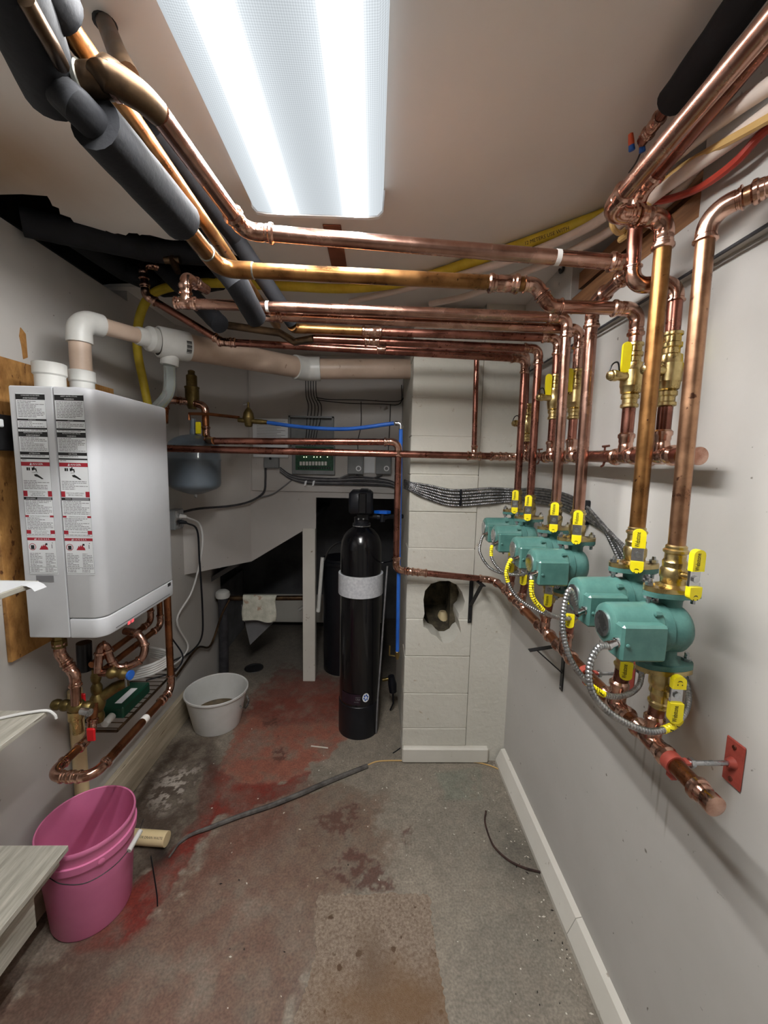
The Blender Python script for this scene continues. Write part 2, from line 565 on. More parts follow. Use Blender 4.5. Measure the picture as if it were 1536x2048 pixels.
def build_floor():
    nx, ny = 480, 660
    xs = np.linspace(-1.6, 1.0, nx)
    ys = np.concatenate([np.linspace(YN, 0.6, 60)[:-1], np.linspace(0.6, 4.4, ny - 59)])
    gx, gy = np.meshgrid(xs, ys)
    x, y = gx.ravel(), gy.ravel()
    n1, n2, n3 = fbm(x, y, 3, 1), fbm(x, y, 11, 9), fbm(x, y, 34, 21, 4)
    lin = lambda r, g, b: np.array(srgb(r, g, b)[:3])
    col = np.outer(1 - n1, lin(112, 105, 94)) + np.outer(n1, lin(154, 142, 128))

    def blend(mask, c):
        nonlocal col
        mask = np.clip(mask, 0, 1)[:, None]
        col = col * (1 - mask) + np.asarray(c) * mask

    def region(pts, c, soft, rag, amt=1.0, noise=None):
        sd = poly_sd(x, y, px_poly(pts)) + rag * ((noise if noise is not None else n2) - 0.5) * 2.6 + 0.5 * rag * (n3 - 0.5) * 2
        blend(amt * np.clip(0.5 - sd / soft, 0, 1) * np.clip(0.5 + 1.5 * (n2 - 0.3) + 0.9 * (n3 - 0.45), 0.25, 1), c)
    # brown mottled wear across the front left
    region([(-200, 2300), (0, 1960), (120, 1900), (280, 1830), (400, 1700), (560, 1600), (680, 1570), (760, 1600), (780, 1720), (640, 1850), (590, 2048), (560, 2300)],
           lin(108, 86, 72), 0.06, 0.12, 0.85)
    region([(-200, 2300), (0, 2000), (200, 1880), (420, 1720), (560, 1660), (620, 1800), (560, 2048), (540, 2300)],
           lin(112, 74, 64), 0.3, 0.2, 0.4, n3)
    # dull grey-green towards the right wall
    region([(800, 1500), (1020, 1530), (1250, 2100), (900, 2100), (870, 1760)], lin(116, 112, 102), 0.3, 0.12, 0.7)
    region([(870, 1545), (960, 1535), (965, 1600), (890, 1600)], lin(118, 120, 108), 0.02, 0.02, 0.8)
    # salmon then deep red paint
    region([(520, 1395), (690, 1385), (700, 1470), (640, 1530), (580, 1565), (500, 1590), (430, 1560), (455, 1500), (480, 1440)], lin(140, 84, 68), 0.025, 0.06, 0.95)
    region([(560, 1330), (700, 1360), (690, 1440), (560, 1450), (480, 1420)], lin(112, 56, 46), 0.05, 0.08, 0.85)
    region([(420, 1525), (470, 1570), (560, 1566), (620, 1545), (560, 1600), (440, 1640), (380, 1720), (330, 1790), (300, 1850), (250, 1890), (150, 1900), (280, 1745), (345, 1690), (395, 1640)],
           lin(112, 42, 32), 0.018, 0.045, 1.0)
    region([(440, 1600), (560, 1580), (640, 1560), (560, 1680), (430, 1760), (340, 1830)], lin(106, 64, 52), 0.1, 0.1, 0.6)
    # dark damp earth along the left plank, behind the bucket
    region([(250, 1600), (340, 1480), (430, 1470), (440, 1530), (410, 1620), (350, 1700), (300, 1760), (200, 1800)], lin(62, 48, 38), 0.07, 0.06, 0.9)
    region([(300, 1700), (345, 1680), (350, 1715), (300, 1740)], lin(34, 24, 20), 0.05, 0.03, 0.9)
    region([(0, 2048), (0, 1930), (110, 1880), (250, 1900), (150, 2048)], lin(74, 60, 50), 0.16, 0.12, 0.7)
    # dusty white powder
    sd = poly_sd(x, y, px_poly([(330, 1545), (395, 1535), (385, 1580), (330, 1620), (310, 1600)]))
    blend(0.85 * np.clip(0.5 - sd / 0.12, 0, 1) * (n3 > 0.52) * (n2 > 0.4), lin(186, 176, 166))
    # dark drip clusters
    for pts, a in (([(610, 1640), (720, 1600), (720, 1650), (690, 1680), (640, 1660)], 0.8), ([(640, 1740), (700, 1690), (760, 1720), (800, 1780), (740, 1790), (680, 1770)], 0.85),
                   ([(800, 1655), (825, 1650), (825, 1690), (805, 1690)], 0.8), ([(580, 1950), (620, 1960), (560, 2000)], 0.6), ([(540, 1500), (575, 1490), (575, 1520), (545, 1530)], 0.8),
                   ([(520, 1435), (560, 1430), (555, 1455), (525, 1455)], 0.8)):
        sd = poly_sd(x, y, px_poly(pts)) + 0.05 * (n3 - 0.5) * 2
        blend(a * np.clip(0.5 - sd / 0.015, 0, 1) * np.clip((n3 - 0.42) * 9, 0, 1), lin(82, 52, 44))
    # grime by the right skirting
    region([(1000, 1640), (1085, 1720), (1100, 1790), (1010, 1740)], lin(78, 74, 68), 0.1, 0.06, 0.65)
    region([(1195, 1900), (1250, 2048), (1240, 2300), (1180, 2300), (1180, 1900)], lin(92, 86, 78), 0.05, 0.04, 0.6)
    # shade of the under-stair space, blended into the floor colour
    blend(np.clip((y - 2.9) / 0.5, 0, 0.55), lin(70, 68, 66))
    n4 = fbm(x, y, 70, 33, 3)
    col *= (0.62 + 0.42 * n3 + 0.34 * n4)[:, None]
    me = bpy.data.meshes.new('floor')
    z = np.where((x > -1.4), 0.0, 0.0)
    vs = np.stack([x, y, z], 1)
    idx = np.arange(nx * len(ys)).reshape(len(ys), nx)
    fs = np.stack([idx[:-1, :-1], idx[:-1, 1:], idx[1:, 1:], idx[1:, :-1]], -1).reshape(-1, 4)
    me.vertices.add(len(vs))
    me.vertices.foreach_set('co', vs.astype(np.float32).ravel())
    me.loops.add(fs.size)
    me.loops.foreach_set('vertex_index', fs.astype(np.int32).ravel())
    me.polygons.add(len(fs))
    me.polygons.foreach_set('loop_start', np.arange(0, fs.size, 4, dtype=np.int32))
    me.polygons.foreach_set('loop_total', np.full(len(fs), 4, dtype=np.int32))
    me.update()
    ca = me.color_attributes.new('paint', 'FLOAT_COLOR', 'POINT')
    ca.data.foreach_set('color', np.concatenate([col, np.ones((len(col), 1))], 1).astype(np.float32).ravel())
    m, nt, b = nodes('worn_concrete')
    vc = _n(nt, 'ShaderNodeVertexColor', layer_name='paint')
    tc = _n(nt, 'ShaderNodeTexCoord')
    nz = _n(nt, 'ShaderNodeTexNoise')
    nz.inputs['Scale'].default_value = 120
    nz.inputs['Detail'].default_value = 6
    nt.links.new(tc.outputs['Object'], nz.inputs['Vector'])
    mr = _n(nt, 'ShaderNodeMapRange')
    mr.inputs[1].default_value = 0.3
    mr.inputs[2].default_value = 0.7
    mr.inputs[3].default_value = 0.72
    mr.inputs[4].default_value = 1.25
    nt.links.new(nz.outputs[0], mr.inputs[0])
    mx = _n(nt, 'ShaderNodeMix', data_type='RGBA', blend_type='MULTIPLY')
    mx.inputs[0].default_value = 1
    nt.links.new(vc.outputs[0], mx.inputs[6])
    nt.links.new(mr.outputs[0], mx.inputs[7])
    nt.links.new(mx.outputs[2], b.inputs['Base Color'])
    b.inputs['Roughness'].default_value = 0.62
    bp = _n(nt, 'ShaderNodeBump')
    bp.inputs['Strength'].default_value = 0.25
    bp.inputs['Distance'].default_value = 0.004
    nt.links.new(nz.outputs[0], bp.inputs['Height'])
    nt.links.new(bp.outputs[0], b.inputs['Normal'])
    me.materials.append(m)
    ob = bpy.data.objects.new('floor', me)
    COL.objects.link(ob)
    tag(ob, 'worn concrete floor with red paint patches and brown stains', 'floor', kind='structure')


build_floor()

# --- ceiling with the torn opening along the left wall
hole = [(XL - 0.1, 1.40), (-1.06, 1.42), (-1.085, 1.50), (-1.07, 1.58), (-1.0, 1.60), (-0.95, 1.62), (-0.90, 1.60), (-0.84, 1.63), (-0.72, 1.64), (-0.60, 1.66), (-0.56, 1.80), (-0.62, 1.95),
        (-0.80, 2.0), (-0.95, 2.06), (-1.06, 2.05), (-1.15, 2.08), (XL - 0.1, 2.1)]
jag = []
for (a, b), (c, d) in zip(hole[:-1], hole[1:]):
    for k in range(4):
        t = k / 4
        jag.append((a + (c - a) * t + (random.uniform(-.012, .012) if 0 < len(jag) else 0), b + (d - b) * t + random.uniform(-.012, .012)))
jag.append(hole[-1])
outl = [(XL - 0.1, YN)] + jag + [(XL - 0.1, 4.4), (XR + 0.15, 4.4), (XR + 0.15, YN)]
struct('ceiling', MB().prism([(a, b, ZC) for a, b in outl], (0, 0, 0.016)), M['ceiling'], 'off-white painted plasterboard ceiling with a torn hole on the left', 'ceiling')
# box above the torn opening, coloured near-black for the shade inside
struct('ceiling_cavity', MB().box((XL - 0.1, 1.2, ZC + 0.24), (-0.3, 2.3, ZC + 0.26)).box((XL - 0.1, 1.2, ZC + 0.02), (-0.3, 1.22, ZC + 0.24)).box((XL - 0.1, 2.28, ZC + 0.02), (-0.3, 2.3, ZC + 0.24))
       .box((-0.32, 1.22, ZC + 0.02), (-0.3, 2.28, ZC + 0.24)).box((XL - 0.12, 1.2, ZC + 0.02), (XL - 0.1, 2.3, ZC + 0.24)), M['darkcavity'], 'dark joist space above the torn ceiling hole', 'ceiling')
# brown board strip and bit on the ceiling
pa, pb = at(645, 447, Z=ZC), at(700, 545, Z=ZC)
o = MB().box((pa.x, pa.y, ZC - 0.006), (pb.x - 0.01, pb.y, ZC - 0.0005), 0.002).build('trim_1', M['rawwood'], smooth=False)
tag(o, 'bare brown wood strip on the ceiling behind the lamp', 'trim', kind='structure')

# --- walls
struct('wall_left', MB().box((XL - 0.1, YN, 0), (XL, 3.2, ZC - 0.05)).box((XL - 0.1, YN, ZC - 0.05), (XL, 1.40, ZC)).box((XL - 0.1, 2.12, ZC - 0.05), (XL, 3.2, ZC)), M['wall'], 'white painted left wall behind the boiler', 'wall')
wr = struct('wall_right', MB().box((XR, YN, 0), (XR + 0.12, 2.6, 2.18)), M['wall'], 'white painted right wall behind the green pumps', 'wall')
struct('wall_front', MB().box((XL - 0.1, YN - 0.1, 0), (XR + 0.15, YN, ZC)), M['wall'], 'white wall behind the camera', 'wall')
# upper fascia of the right wall, cut open to the joists between two boards
f1 = MB().box((XF, YN, 2.18), (XR + 0.12, 1.005, ZC), 0.002)
f2 = MB().box((XF, 1.64, 2.175), (XR + 0.12, 2.13, ZC), 0.002)
f3 = MB().box((XF, 1.005, 2.18), (XR + 0.12, 1.64, 2.30), 0.002)
fw_ = MB()
fw_.v, fw_.f, fw_.m = [], [], []
for q in (f1, f2, f3):
    fw_.add(q.v, q.f)
struct('trim_2', fw_, M['wall'], 'white upper fascia along the right wall with an open gap', 'trim')
struct('trim_3', MB().box((XF + 0.005, 1.005, 2.30), (XF + 0.045, 1.64, 2.365), 0.002), M['brownwood'], 'brown lumber plate inside the gap of the right fascia', 'trim')
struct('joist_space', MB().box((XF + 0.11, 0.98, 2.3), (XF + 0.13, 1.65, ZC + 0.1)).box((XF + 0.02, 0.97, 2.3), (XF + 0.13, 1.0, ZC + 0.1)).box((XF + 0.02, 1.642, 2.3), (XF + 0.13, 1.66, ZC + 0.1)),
       M['darkcavity'], 'dark joist space behind the gap of the right fascia', 'wall')  # shade of the gap is put into the near-black colour
# dark strip added as the shadow line under the fascia's lower edge
ca_ = [(XF - 0.004, 0.3, 2.178), (XF - 0.004, 1.0, 2.177), (XF - 0.004, 1.64, 2.173), (XF - 0.004, 2.12, 2.172)]
tag(MB().tube(ca_, 0.004, 8).build('edge_shadow_strip', M['cable']), 'thin dark strip standing for the shadow under the right fascia', 'cable')

# skirting
bb = MB()
for y0, y1 in ((YN, 0.4), (0.4, 1.25), (1.252, 2.12)):
    bb.prism([(XR, y0, 0), (XR - 0.05, y0, 0), (XR - 0.05, y0, 0.02), (XR - 0.022, y0, 0.085), (XR, y0, 0.09)], (0, y1 - y0, 0))
struct('baseboard_right', bb, M['board'], 'chipped white wooden baseboard along the right wall', 'baseboard')
struct('baseboard_left', MB().box((XL, 0.6, 0), (XL + 0.03, 2.58, 0.19), 0.004), M['sill'], 'stained plank along the foot of the left wall', 'baseboard')

# --- block pier
pier = struct('wall_pier', MB().box((XPL + 0.012, YP + 0.16, 0), (XPL + 0.03, YB + 0.02, ZC)).box((XPL + 0.37, YP + 0.006, 0), (XR + 0.05, YP + 0.16, ZC))
              .box((XPL + 0.03, YP + 0.42, 0), (XR, YP + 0.44, ZC)).box((XR - 0.02, YP + 0.16, 0), (XR, YP + 0.42, ZC)), M['block'], 'white painted concrete block pier with a broken hole', 'wall')
zj = [0.0] + [at(805, py, Y=YP).z for py in (1492, 1457, 1387, 1312, 1238)]
while zj[-1] < ZC - 0.1:
    zj.append(min(zj[-1] + 0.2, ZC))
hc = [(847, 1200), (850, 1182), (862, 1168), (880, 1162), (898, 1162), (914, 1170), (924, 1184), (930, 1203), (926, 1220), (918, 1228), (917, 1240), (921, 1256), (922, 1266), (915, 1271), (909, 1280), (898, 1286),
      (886, 1286), (879, 1280), (872, 1272), (862, 1268), (855, 1258), (847, 1254), (846, 1240), (849, 1228)]
hole3 = [at(px, py, Y=YP) for px, py in hc]
hz0, hz1 = min(p.z for p in hole3), max(p.z for p in hole3)
cut = MB().prism([(p.x, YP - 0.05, p.z) for p in hole3], (0, 0.3, 0)).build('cut', M['cave'])
for k in range(len(zj) - 1):
    z0, z1 = zj[k] + 0.0015, zj[k + 1] - 0.0015
    o0 = random.uniform(0, 0.004)
    b = MB().box((XPL + random.uniform(0, .004), YP - o0 + 0.003, z0), (XPL + 0.368, YP + 0.16, z1), 0.003).build('block', M['block'], pier, smooth=False)
    if k == 0:
        b.data = MB().box((XPL, YP - 0.02, z0), (XPL + 0.5, YP + 0.16, z1), 0.008).mesh('block', M['board'], False)
    if z0 < hz1 and z1 > hz0:
        md = b.modifiers.new('hole', 'BOOLEAN')
        md.object = cut
        md.operation = 'DIFFERENCE'
        md.solver = 'EXACT'
        dg = bpy.context.evaluated_depsgraph_get()
        me = bpy.data.meshes.new_from_object(b.evaluated_get(dg))
        b.modifiers.clear()
        b.data = me
    b.name = 'block'
    # mortar bed just behind the block faces
mb = MB()
for k in range(1, len(zj) - 1):
    mb.box((XPL + 0.006, YP + 0.0055, zj[k] - 0.004), (XPL + 0.366, YP + 0.1, zj[k] + 0.004))
mj = mb.build('mortar', M['board'], pier, smooth=False)
md = mj.modifiers.new('hole', 'BOOLEAN')
md.object = cut
md.solver = 'EXACT'
mj.data = bpy.data.meshes.new_from_object(mj.evaluated_get(bpy.context.evaluated_depsgraph_get()))
mj.modifiers.clear()
bpy.data.objects.remove(cut)
# rubble behind the hole
MB().box((XPL + 0.05, YP + 0.33, hz0 - 0.1), (XR - 0.1, YP + 0.36, hz1 + 0.1)).build('inner_wall', M['cave'], pier, smooth=False)
MB().prism([(XPL + 0.16, YP + 0.17, hz0 - 0.02), (XPL + 0.34, YP + 0.17, hz0 - 0.05), (XPL + 0.34, YP + 0.33, hz0 + 0.06), (XPL + 0.14, YP + 0.33, hz0 + 0.05)], (0, 0, 0.05)).build('rubble', M['cave'], pier, smooth=False)
MB().lathe([(0, .028), (.05, .032), (.08, .03), (.1, .02)], (at(884, 1262, Y=YP + 0.24).x, YP + 0.24, hz0 - 0.005), n=12).build('pipe_stub', M['cream'], pier)
hx1 = max(p.x for p in hole3)
MB().box((hx1 - 0.05, YP + 0.161, hz0 - .03), (hx1 + 0.01, YP + 0.30, hz1 + .03)).build('broken_web', M['cave'], pier, smooth=False)

# --- back panel over the under-stair opening
d1, d2, d3 = V(-0.92, 2.97, 0.95), at(605, 1062, Y=YB), at(632, 995, Y=YB)
bp_ = MB()
bp_.prism([(-0.92, YB, ZC), (-0.92, YB, 0.955), (d2.x, YB, d2.z), (d3.x, YB, d2.z + 0.02), (d3.x, YB, d3.z), (XPL + 0.01, YB, d3.z), (XPL + 0.01, YB, ZC)], (0, 0.03, 0))
bp_.prism([(XL, 2.60, ZC), (XL, 2.60, 0.955), (-0.92, YB, 0.955), (-0.92, YB, ZC)], (-0.02, 0.02, 0))
struct('wall_back', bp_, M['wall_dim'], 'off-white panelled wall over the dark under-stair opening', 'wall')
# plywood mounting board for the controls
ba, bb2 = at(500, 770, Y=YB - 0.012), at(800, 987, Y=YB - 0.012)
struct('trim_4', MB().box((ba.x, YB - 0.012, bb2.z), (bb2.x, YB, ZC - 0.06), 0.002), M['wall_dim'], 'white mounting board behind the control boxes', 'trim')
struct('trim_5', MB().box((ba.x - 0.01, YB - 0.016, ZC - 0.7), (ba.x + 0.004, YB, ZC - 0.0)), M['wall_dim'], 'narrow batten left of the control boxes', 'trim')
# post
q0, q1 = at(606, 1362, Z=0), at(631, 1360, Z=0)
struct('trim_6', MB().box((q0.x, YB - 0.01, 0), (q1.x, YB + 0.06, d2.z + 0.02), 0.003), M['board'], 'white square post at the under-stair opening', 'trim')
# space under the stairs
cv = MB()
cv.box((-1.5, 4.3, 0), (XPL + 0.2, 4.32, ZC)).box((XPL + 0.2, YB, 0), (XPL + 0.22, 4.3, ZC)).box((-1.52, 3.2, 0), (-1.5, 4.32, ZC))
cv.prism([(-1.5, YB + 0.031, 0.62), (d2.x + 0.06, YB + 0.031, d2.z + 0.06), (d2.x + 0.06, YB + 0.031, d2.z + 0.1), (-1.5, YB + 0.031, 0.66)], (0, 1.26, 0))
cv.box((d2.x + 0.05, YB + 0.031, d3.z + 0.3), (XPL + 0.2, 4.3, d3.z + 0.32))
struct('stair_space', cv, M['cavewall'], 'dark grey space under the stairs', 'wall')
wl = at(640, 1190, Y=4.0)
wl2 = at(480, 1243, Y=4.0)
struct('trim_7', MB().box((wl2.x - 0.3, 4.0, wl2.z), (0.1, 4.02, wl.z)), M['board'], 'low white board at the back of the under-stair space', 'trim')
struct('trim_8', MB().box((-1.34, 3.2, 0), (-1.32, 4.0, 0.62)), M['cavewall'], 'grey side board inside the under-stair space', 'trim')
jg = [(XL - 0.1, 3.201, 0)] + [(XL + random.uniform(-.012, .01), 3.201, 0.07 * k) for k in range(10)] + [(XL - 0.1, 3.201, 0.63)]
struct('trim_9', MB().prism(jg, (0, 0.02, 0)), M['rawwood'], 'raw brown broken end of the left wall', 'trim')
# torn sliver of the left wall
sl = [(40, 655), (44, 660), (50, 668), (52, 690), (54, 715), (46, 718), (42, 690), (38, 672)]
MB().prism([at(px, py, X=XL) for px, py in sl], (0.003, 0, 0)).build('torn_patch', M['osb'], bpy.data.objects['wall_left'], smooth=False)

# --- ceiling lamp
LX0, LX1, LY0, LY1, LZ = -0.385, 0.012, 0.10, 1.325, 2.45
lamp = thing('ceiling_light', 'long white ceiling lamp with a glowing prismatic lens', 'lamp', ((LX0 + LX1) / 2, (LY0 + LY1) / 2, ZC))
MB().box((LX0 + 0.03, LY0, ZC - 0.045), (LX1 - 0.03, LY1, ZC), 0.004).build('housing', M['lamphouse'], lamp, smooth=False)
m, nt, b = nodes('glowing_lens')
ge = _n(nt, 'ShaderNodeNewGeometry')
sp = _n(nt, 'ShaderNodeSeparateXYZ')
nt.links.new(ge.outputs['Position'], sp.inputs[0])


def mth(op, a, b_=None):
    n = _n(nt, 'ShaderNodeMath', operation=op)
    for i, q in enumerate((a, b_)):
        if q is None:
            continue
        if isinstance(q, (int, float)):
            n.inputs[i].default_value = q
        else:
            nt.links.new(q, n.inputs[i])
    return n.outputs[0]


def band(c, w, amp):
    u = mth('DIVIDE', mth('SUBTRACT', sp.outputs[0], LX0 + (LX1 - LX0) * c), w)
    return mth('MULTIPLY', mth('EXPONENT', mth('MULTIPLY', mth('MULTIPLY', u, u), -1.0)), amp)


tex = mth('MULTIPLY', mth('SINE', mth('MULTIPLY', mth('ADD', sp.outputs[0], sp.outputs[1]), 700)), mth('SINE', mth('MULTIPLY', mth('SUBTRACT', sp.outputs[0], sp.outputs[1]), 700)))
tex = mth('ADD', mth('MULTIPLY', tex, 0.16), 0.88)
cores = mth('ADD', band(0.26, 0.0145, LAMP_CORE), band(0.79, 0.0145, LAMP_CORE))
soft = mth('ADD', band(0.26, 0.055, 0.55), band(0.79, 0.055, 0.55))
tot = mth('MULTIPLY', mth('ADD', soft, LAMP_BASE), tex)
em = _n(nt, 'ShaderNodeEmission')
em.inputs[0].default_value = (0.88, 0.95, 1.0, 1)
nt.links.new(tot, em.inputs[1])
em2 = _n(nt, 'ShaderNodeEmission')
em2.inputs[0].default_value = (1.0, 0.99, 0.97, 1)
nt.links.new(cores, em2.inputs[1])
ash = _n(nt, 'ShaderNodeAddShader')
nt.links.new(em.outputs[0], ash.inputs[0])
nt.links.new(em2.outputs[0], ash.inputs[1])
nt.links.new(ash.outputs[0], nt.nodes['Material Output'].inputs[0])
M['lens'] = m
ln = MB()
prof = [(LX0, ZC - 0.001), (LX0 + 0.004, LZ + 0.018), (LX0 + 0.018, LZ + 0.004), (LX0 + 0.05, LZ)]
for t in (0.2, 0.24, 0.28, 0.32, 0.5, 0.73, 0.77, 0.81, 0.85):
    prof.append((LX0 + (LX1 - LX0) * t, LZ))
prof += [(LX1 - 0.05, LZ), (LX1 - 0.018, LZ + 0.004), (LX1 - 0.004, LZ + 0.018), (LX1, ZC - 0.001)]
vs = [(a, LY0 + 0.012, c) for a, c in prof] + [(a, LY1 - 0.012, c) for a, c in prof]
k = len(prof)
ln.add(vs, [(i, i + 1, k + i + 1, k + i) for i in range(k - 1)])
ln.build('lens', M['lens'], lamp, sharp=60)
for y0 in (LY0, LY1 - 0.012):
    MB().prism([(a + (0.004 if a > 0 - .2 else -.004), y0, c - 0.004) for a, c in prof] + [], (0, 0.012, 0)).build('end_cap', M['lamphouse'], lamp, smooth=False)

# ------------------------------------------------------------------ pipework helpers
def sock(r, L):
    return [(0, 1.03 * r), (.04 * L, 1.14 * r), (.10 * L, 1.33 * r), (.26 * L, 1.33 * r), (.34 * L, 1.15 * r), (.5 * L, 1.15 * r),
            (.54 * L, 1.07 * r), (.66 * L, 1.07 * r), (.70 * L, 1.13 * r), (L, 1.13 * r)]


def plain(r, L):
    return [(0, 1.02 * r), (.03 * L, 1.13 * r), (L, 1.13 * r)]


def arc(P, di, do, br, n=9):
    th = math.acos(max(-1, min(1, di.dot(do))))
    tl = br * math.tan(th / 2)
    A = P - di * tl
    nrm = (do - di * di.dot(do)).normalized()
    C = A + nrm * br
    out = []
    for k in range(n + 1):
        a = th * k / n
        out.append(C + (A - C) * math.cos(a) + di * (br * math.sin(a)))
    return out, tl


def elbow(P, di, do, r, br, sl, fm, parent, style='press', seg=16, name='elbow'):
    pts, tl = arc(P, di, do, br)
    pr = (sock if style == 'press' else plain)(r, sl)
    path, rad = [], []
    for s, q in pr:
        path.append(pts[0] - di * (sl - s))
        rad.append(q)
    for p in pts[1:-1]:
        path.append(p)
        rad.append(1.13 * r)
    for s, q in reversed(pr):
        path.append(pts[-1] + do * (sl - s))
        rad.append(q)
    mb = MB()
    mb.tube(path, rad, seg)
    e = mb.build(name, fm, parent)
    return tl, e


def coupling(P, d, r, L, fm, parent, style='press', name='coupling', seg=16):
    pr = (sock if style == 'press' else plain)(r, L / 2)
    path = [P + d * (s - L / 2) for s, q in pr] + [P + d * (L / 2 - s) for s, q in reversed(pr)]
    rad = [q for s, q in pr] + [q for s, q in reversed(pr)]
    return MB().tube(path, rad, seg).build(name, fm, parent)


def tee(P, d, br_dir, r, rb, fm, parent, L=None, bl=None):
    """press tee: run along d, branch along br_dir"""
    L = L or r * 6.2
    bl = bl or r * 1.2 + rb * 2.6
    pr = sock(r, L / 2)
    mb = MB()
    mb.tube([P + d * (s - L / 2) for s, q in pr] + [P + d * (L / 2 - s) for s, q in reversed(pr)], [q for s, q in pr] + [q for s, q in reversed(pr)], 16)
    pb = sock(rb, bl - r * 0.8)
    mb.tube([P + br_dir * (r * .3)] + [P + br_dir * (bl - s) for s, q in reversed(pb)], [rb * 1.13] + [q for s, q in reversed(pb)], 16)
    return mb.build('tee', fm, parent)


def run(name, label, cat, pts, r, pm, fm=None, br=None, style='press', group=None, coup=(), tape=(), rings=(), tees=(), sl=None, seg=16, end_elbow=True, capend=None, cut=None, parent=None):
    """a pipe run: straight 'pipe' parts between 'elbow' parts; coup/tape/rings: (segment, fraction)"""
    P = [Vector(p) for p in pts]
    root = parent or thing(name, label, cat, P[0], group)
    fm = fm or M['fitting']
    br = br or 2.1 * r
    sl0 = sl or 2.3 * r
    n = len(P)
    D = [(P[i + 1] - P[i]).normalized() for i in range(n - 1)]
    ext = [0.0] * n
    for i in range(1, n - 1):
        th = math.acos(max(-1, min(1, D[i - 1].dot(D[i]))))
        tl = br * math.tan(th / 2)
        room = min((P[i] - P[i - 1]).length * (0.5 if i > 1 else 1), (P[i + 1] - P[i]).length * (0.5 if i < n - 2 else 1))
        s = max(min(sl0, room - tl - 0.001), 0.25 * sl0)
        elbow(P[i], D[i - 1], D[i], r, br, s, fm, root, style, seg)
        ext[i] = tl + s * 0.6
        if style == 'solder':
            for sg, dd in ((-1, D[i - 1]), (1, D[i])):
                c = P[i] + dd * (sg * (tl + s))
                MB().tube([c - dd * .003, c - dd * .002, c + dd * .002, c + dd * .003], [r * 1.0, r * 1.12, r * 1.12, r], seg).build('solder_ring', M['solder'], root)
    for i in range(n - 1):
        a, b = P[i] + D[i] * ext[i], P[i + 1] - D[i] * ext[i + 1]
        if (b - a).dot(D[i]) > 0.004:
            MB().tube([a, b], r, seg).build('pipe', pm, root)
    for i, t, *L in coup:
        coupling(P[i].lerp(P[i + 1], t), D[i], r, L[0] if L else 5 * r, fm, root, style)
    for i, t, *w in tape:
        c = P[i].lerp(P[i + 1], t)
        w = w[0] if w else 0.008
        MB().tube([c - D[i] * w, c + D[i] * w], r * 1.04, seg).build('tape', M['tape'], root)
    for i, t, q, rb in tees:
        tee(P[i].lerp(P[i + 1], t), D[i], Vector(q), r, rb, fm, root)
    if capend is not None:
        d = D[-1] if capend else -D[0]
        c = P[-1] if capend else P[0]
        pr = sock(r, 2.6 * r)
        MB().tube([c + d * (s - 2.6 * r) for s, q in pr] + [c + d * (0.08 * r)], [q for s, q in pr] + [r * 1.05], 24).build('end_cap', fm, root)
    return root


def insul(name, label, pts, r, group=None, mat_=None):
    """foam sleeve: slightly uneven tube"""
    P = []
    for a, b in zip(pts[:-1], pts[1:]):
        a, b = Vector(a), Vector(b)
        k = max(2, int((b - a).length / 0.03))
        P += [a.lerp(b, i / k) for i in range(k)]
    P.append(Vector(pts[-1]))
    rad = [r * (1 + random.uniform(-.03, .03)) for _ in P]
    root = thing(name, label, 'insulation', P[0], group)
    MB().tube(P, rad, 18).build('foam_sleeve', mat_ or M['foam'], root)
    d = (P[1] - P[0]).normalized()
    return root


def wire(name, label, cat, pts, r, m, n=6, seg=8, group=None, parent=None):
    p = smooth_path(pts, n)
    mb = MB().tube(p, r, seg)
    o = mb.build(name, m, parent)
    if parent is None:
        tag(o, label, cat, group)
    return o


def armored(pts, r, pitch=0.0065, seg=9, n=14):
    """corrugated flexible conduit mesh along a smooth path"""
    p = smooth_path(pts, n)
    L = [0]
    for a, b in zip(p[:-1], p[1:]):
        L.append(L[-1] + (b - a).length)
    k = int(L[-1] / pitch * 3)
    path, rad, j = [], [], 0
    for i in range(k + 1):
        s = L[-1] * i / k
        while j < len(p) - 2 and L[j + 1] < s:
            j += 1
        t = (s - L[j]) / max(L[j + 1] - L[j], 1e-9)
        path.append(p[j].lerp(p[j + 1], t))
        rad.append(r * (0.78, 1.08, 1.08)[i % 3])
    return MB().tube(path, rad, seg), path, rad


# ------------------------------------------------------------------ wall pipe set (right)
XP, XV = 0.655, 0.715
PY = [0.835, 0.968, 1.258, 1.42, 1.66, 1.815]           # six pumps, nearest first
PR = [0.0164, 0.0180, 0.0176, 0.0166, 0.0156, 0.0156]
ZT, ZB = 1.462, 1.262                                   # flange faces
ord_ = ['nearest', 'second nearest', 'third nearest', 'fourth nearest', 'fifth nearest', 'farthest']
UPPER = 1.757
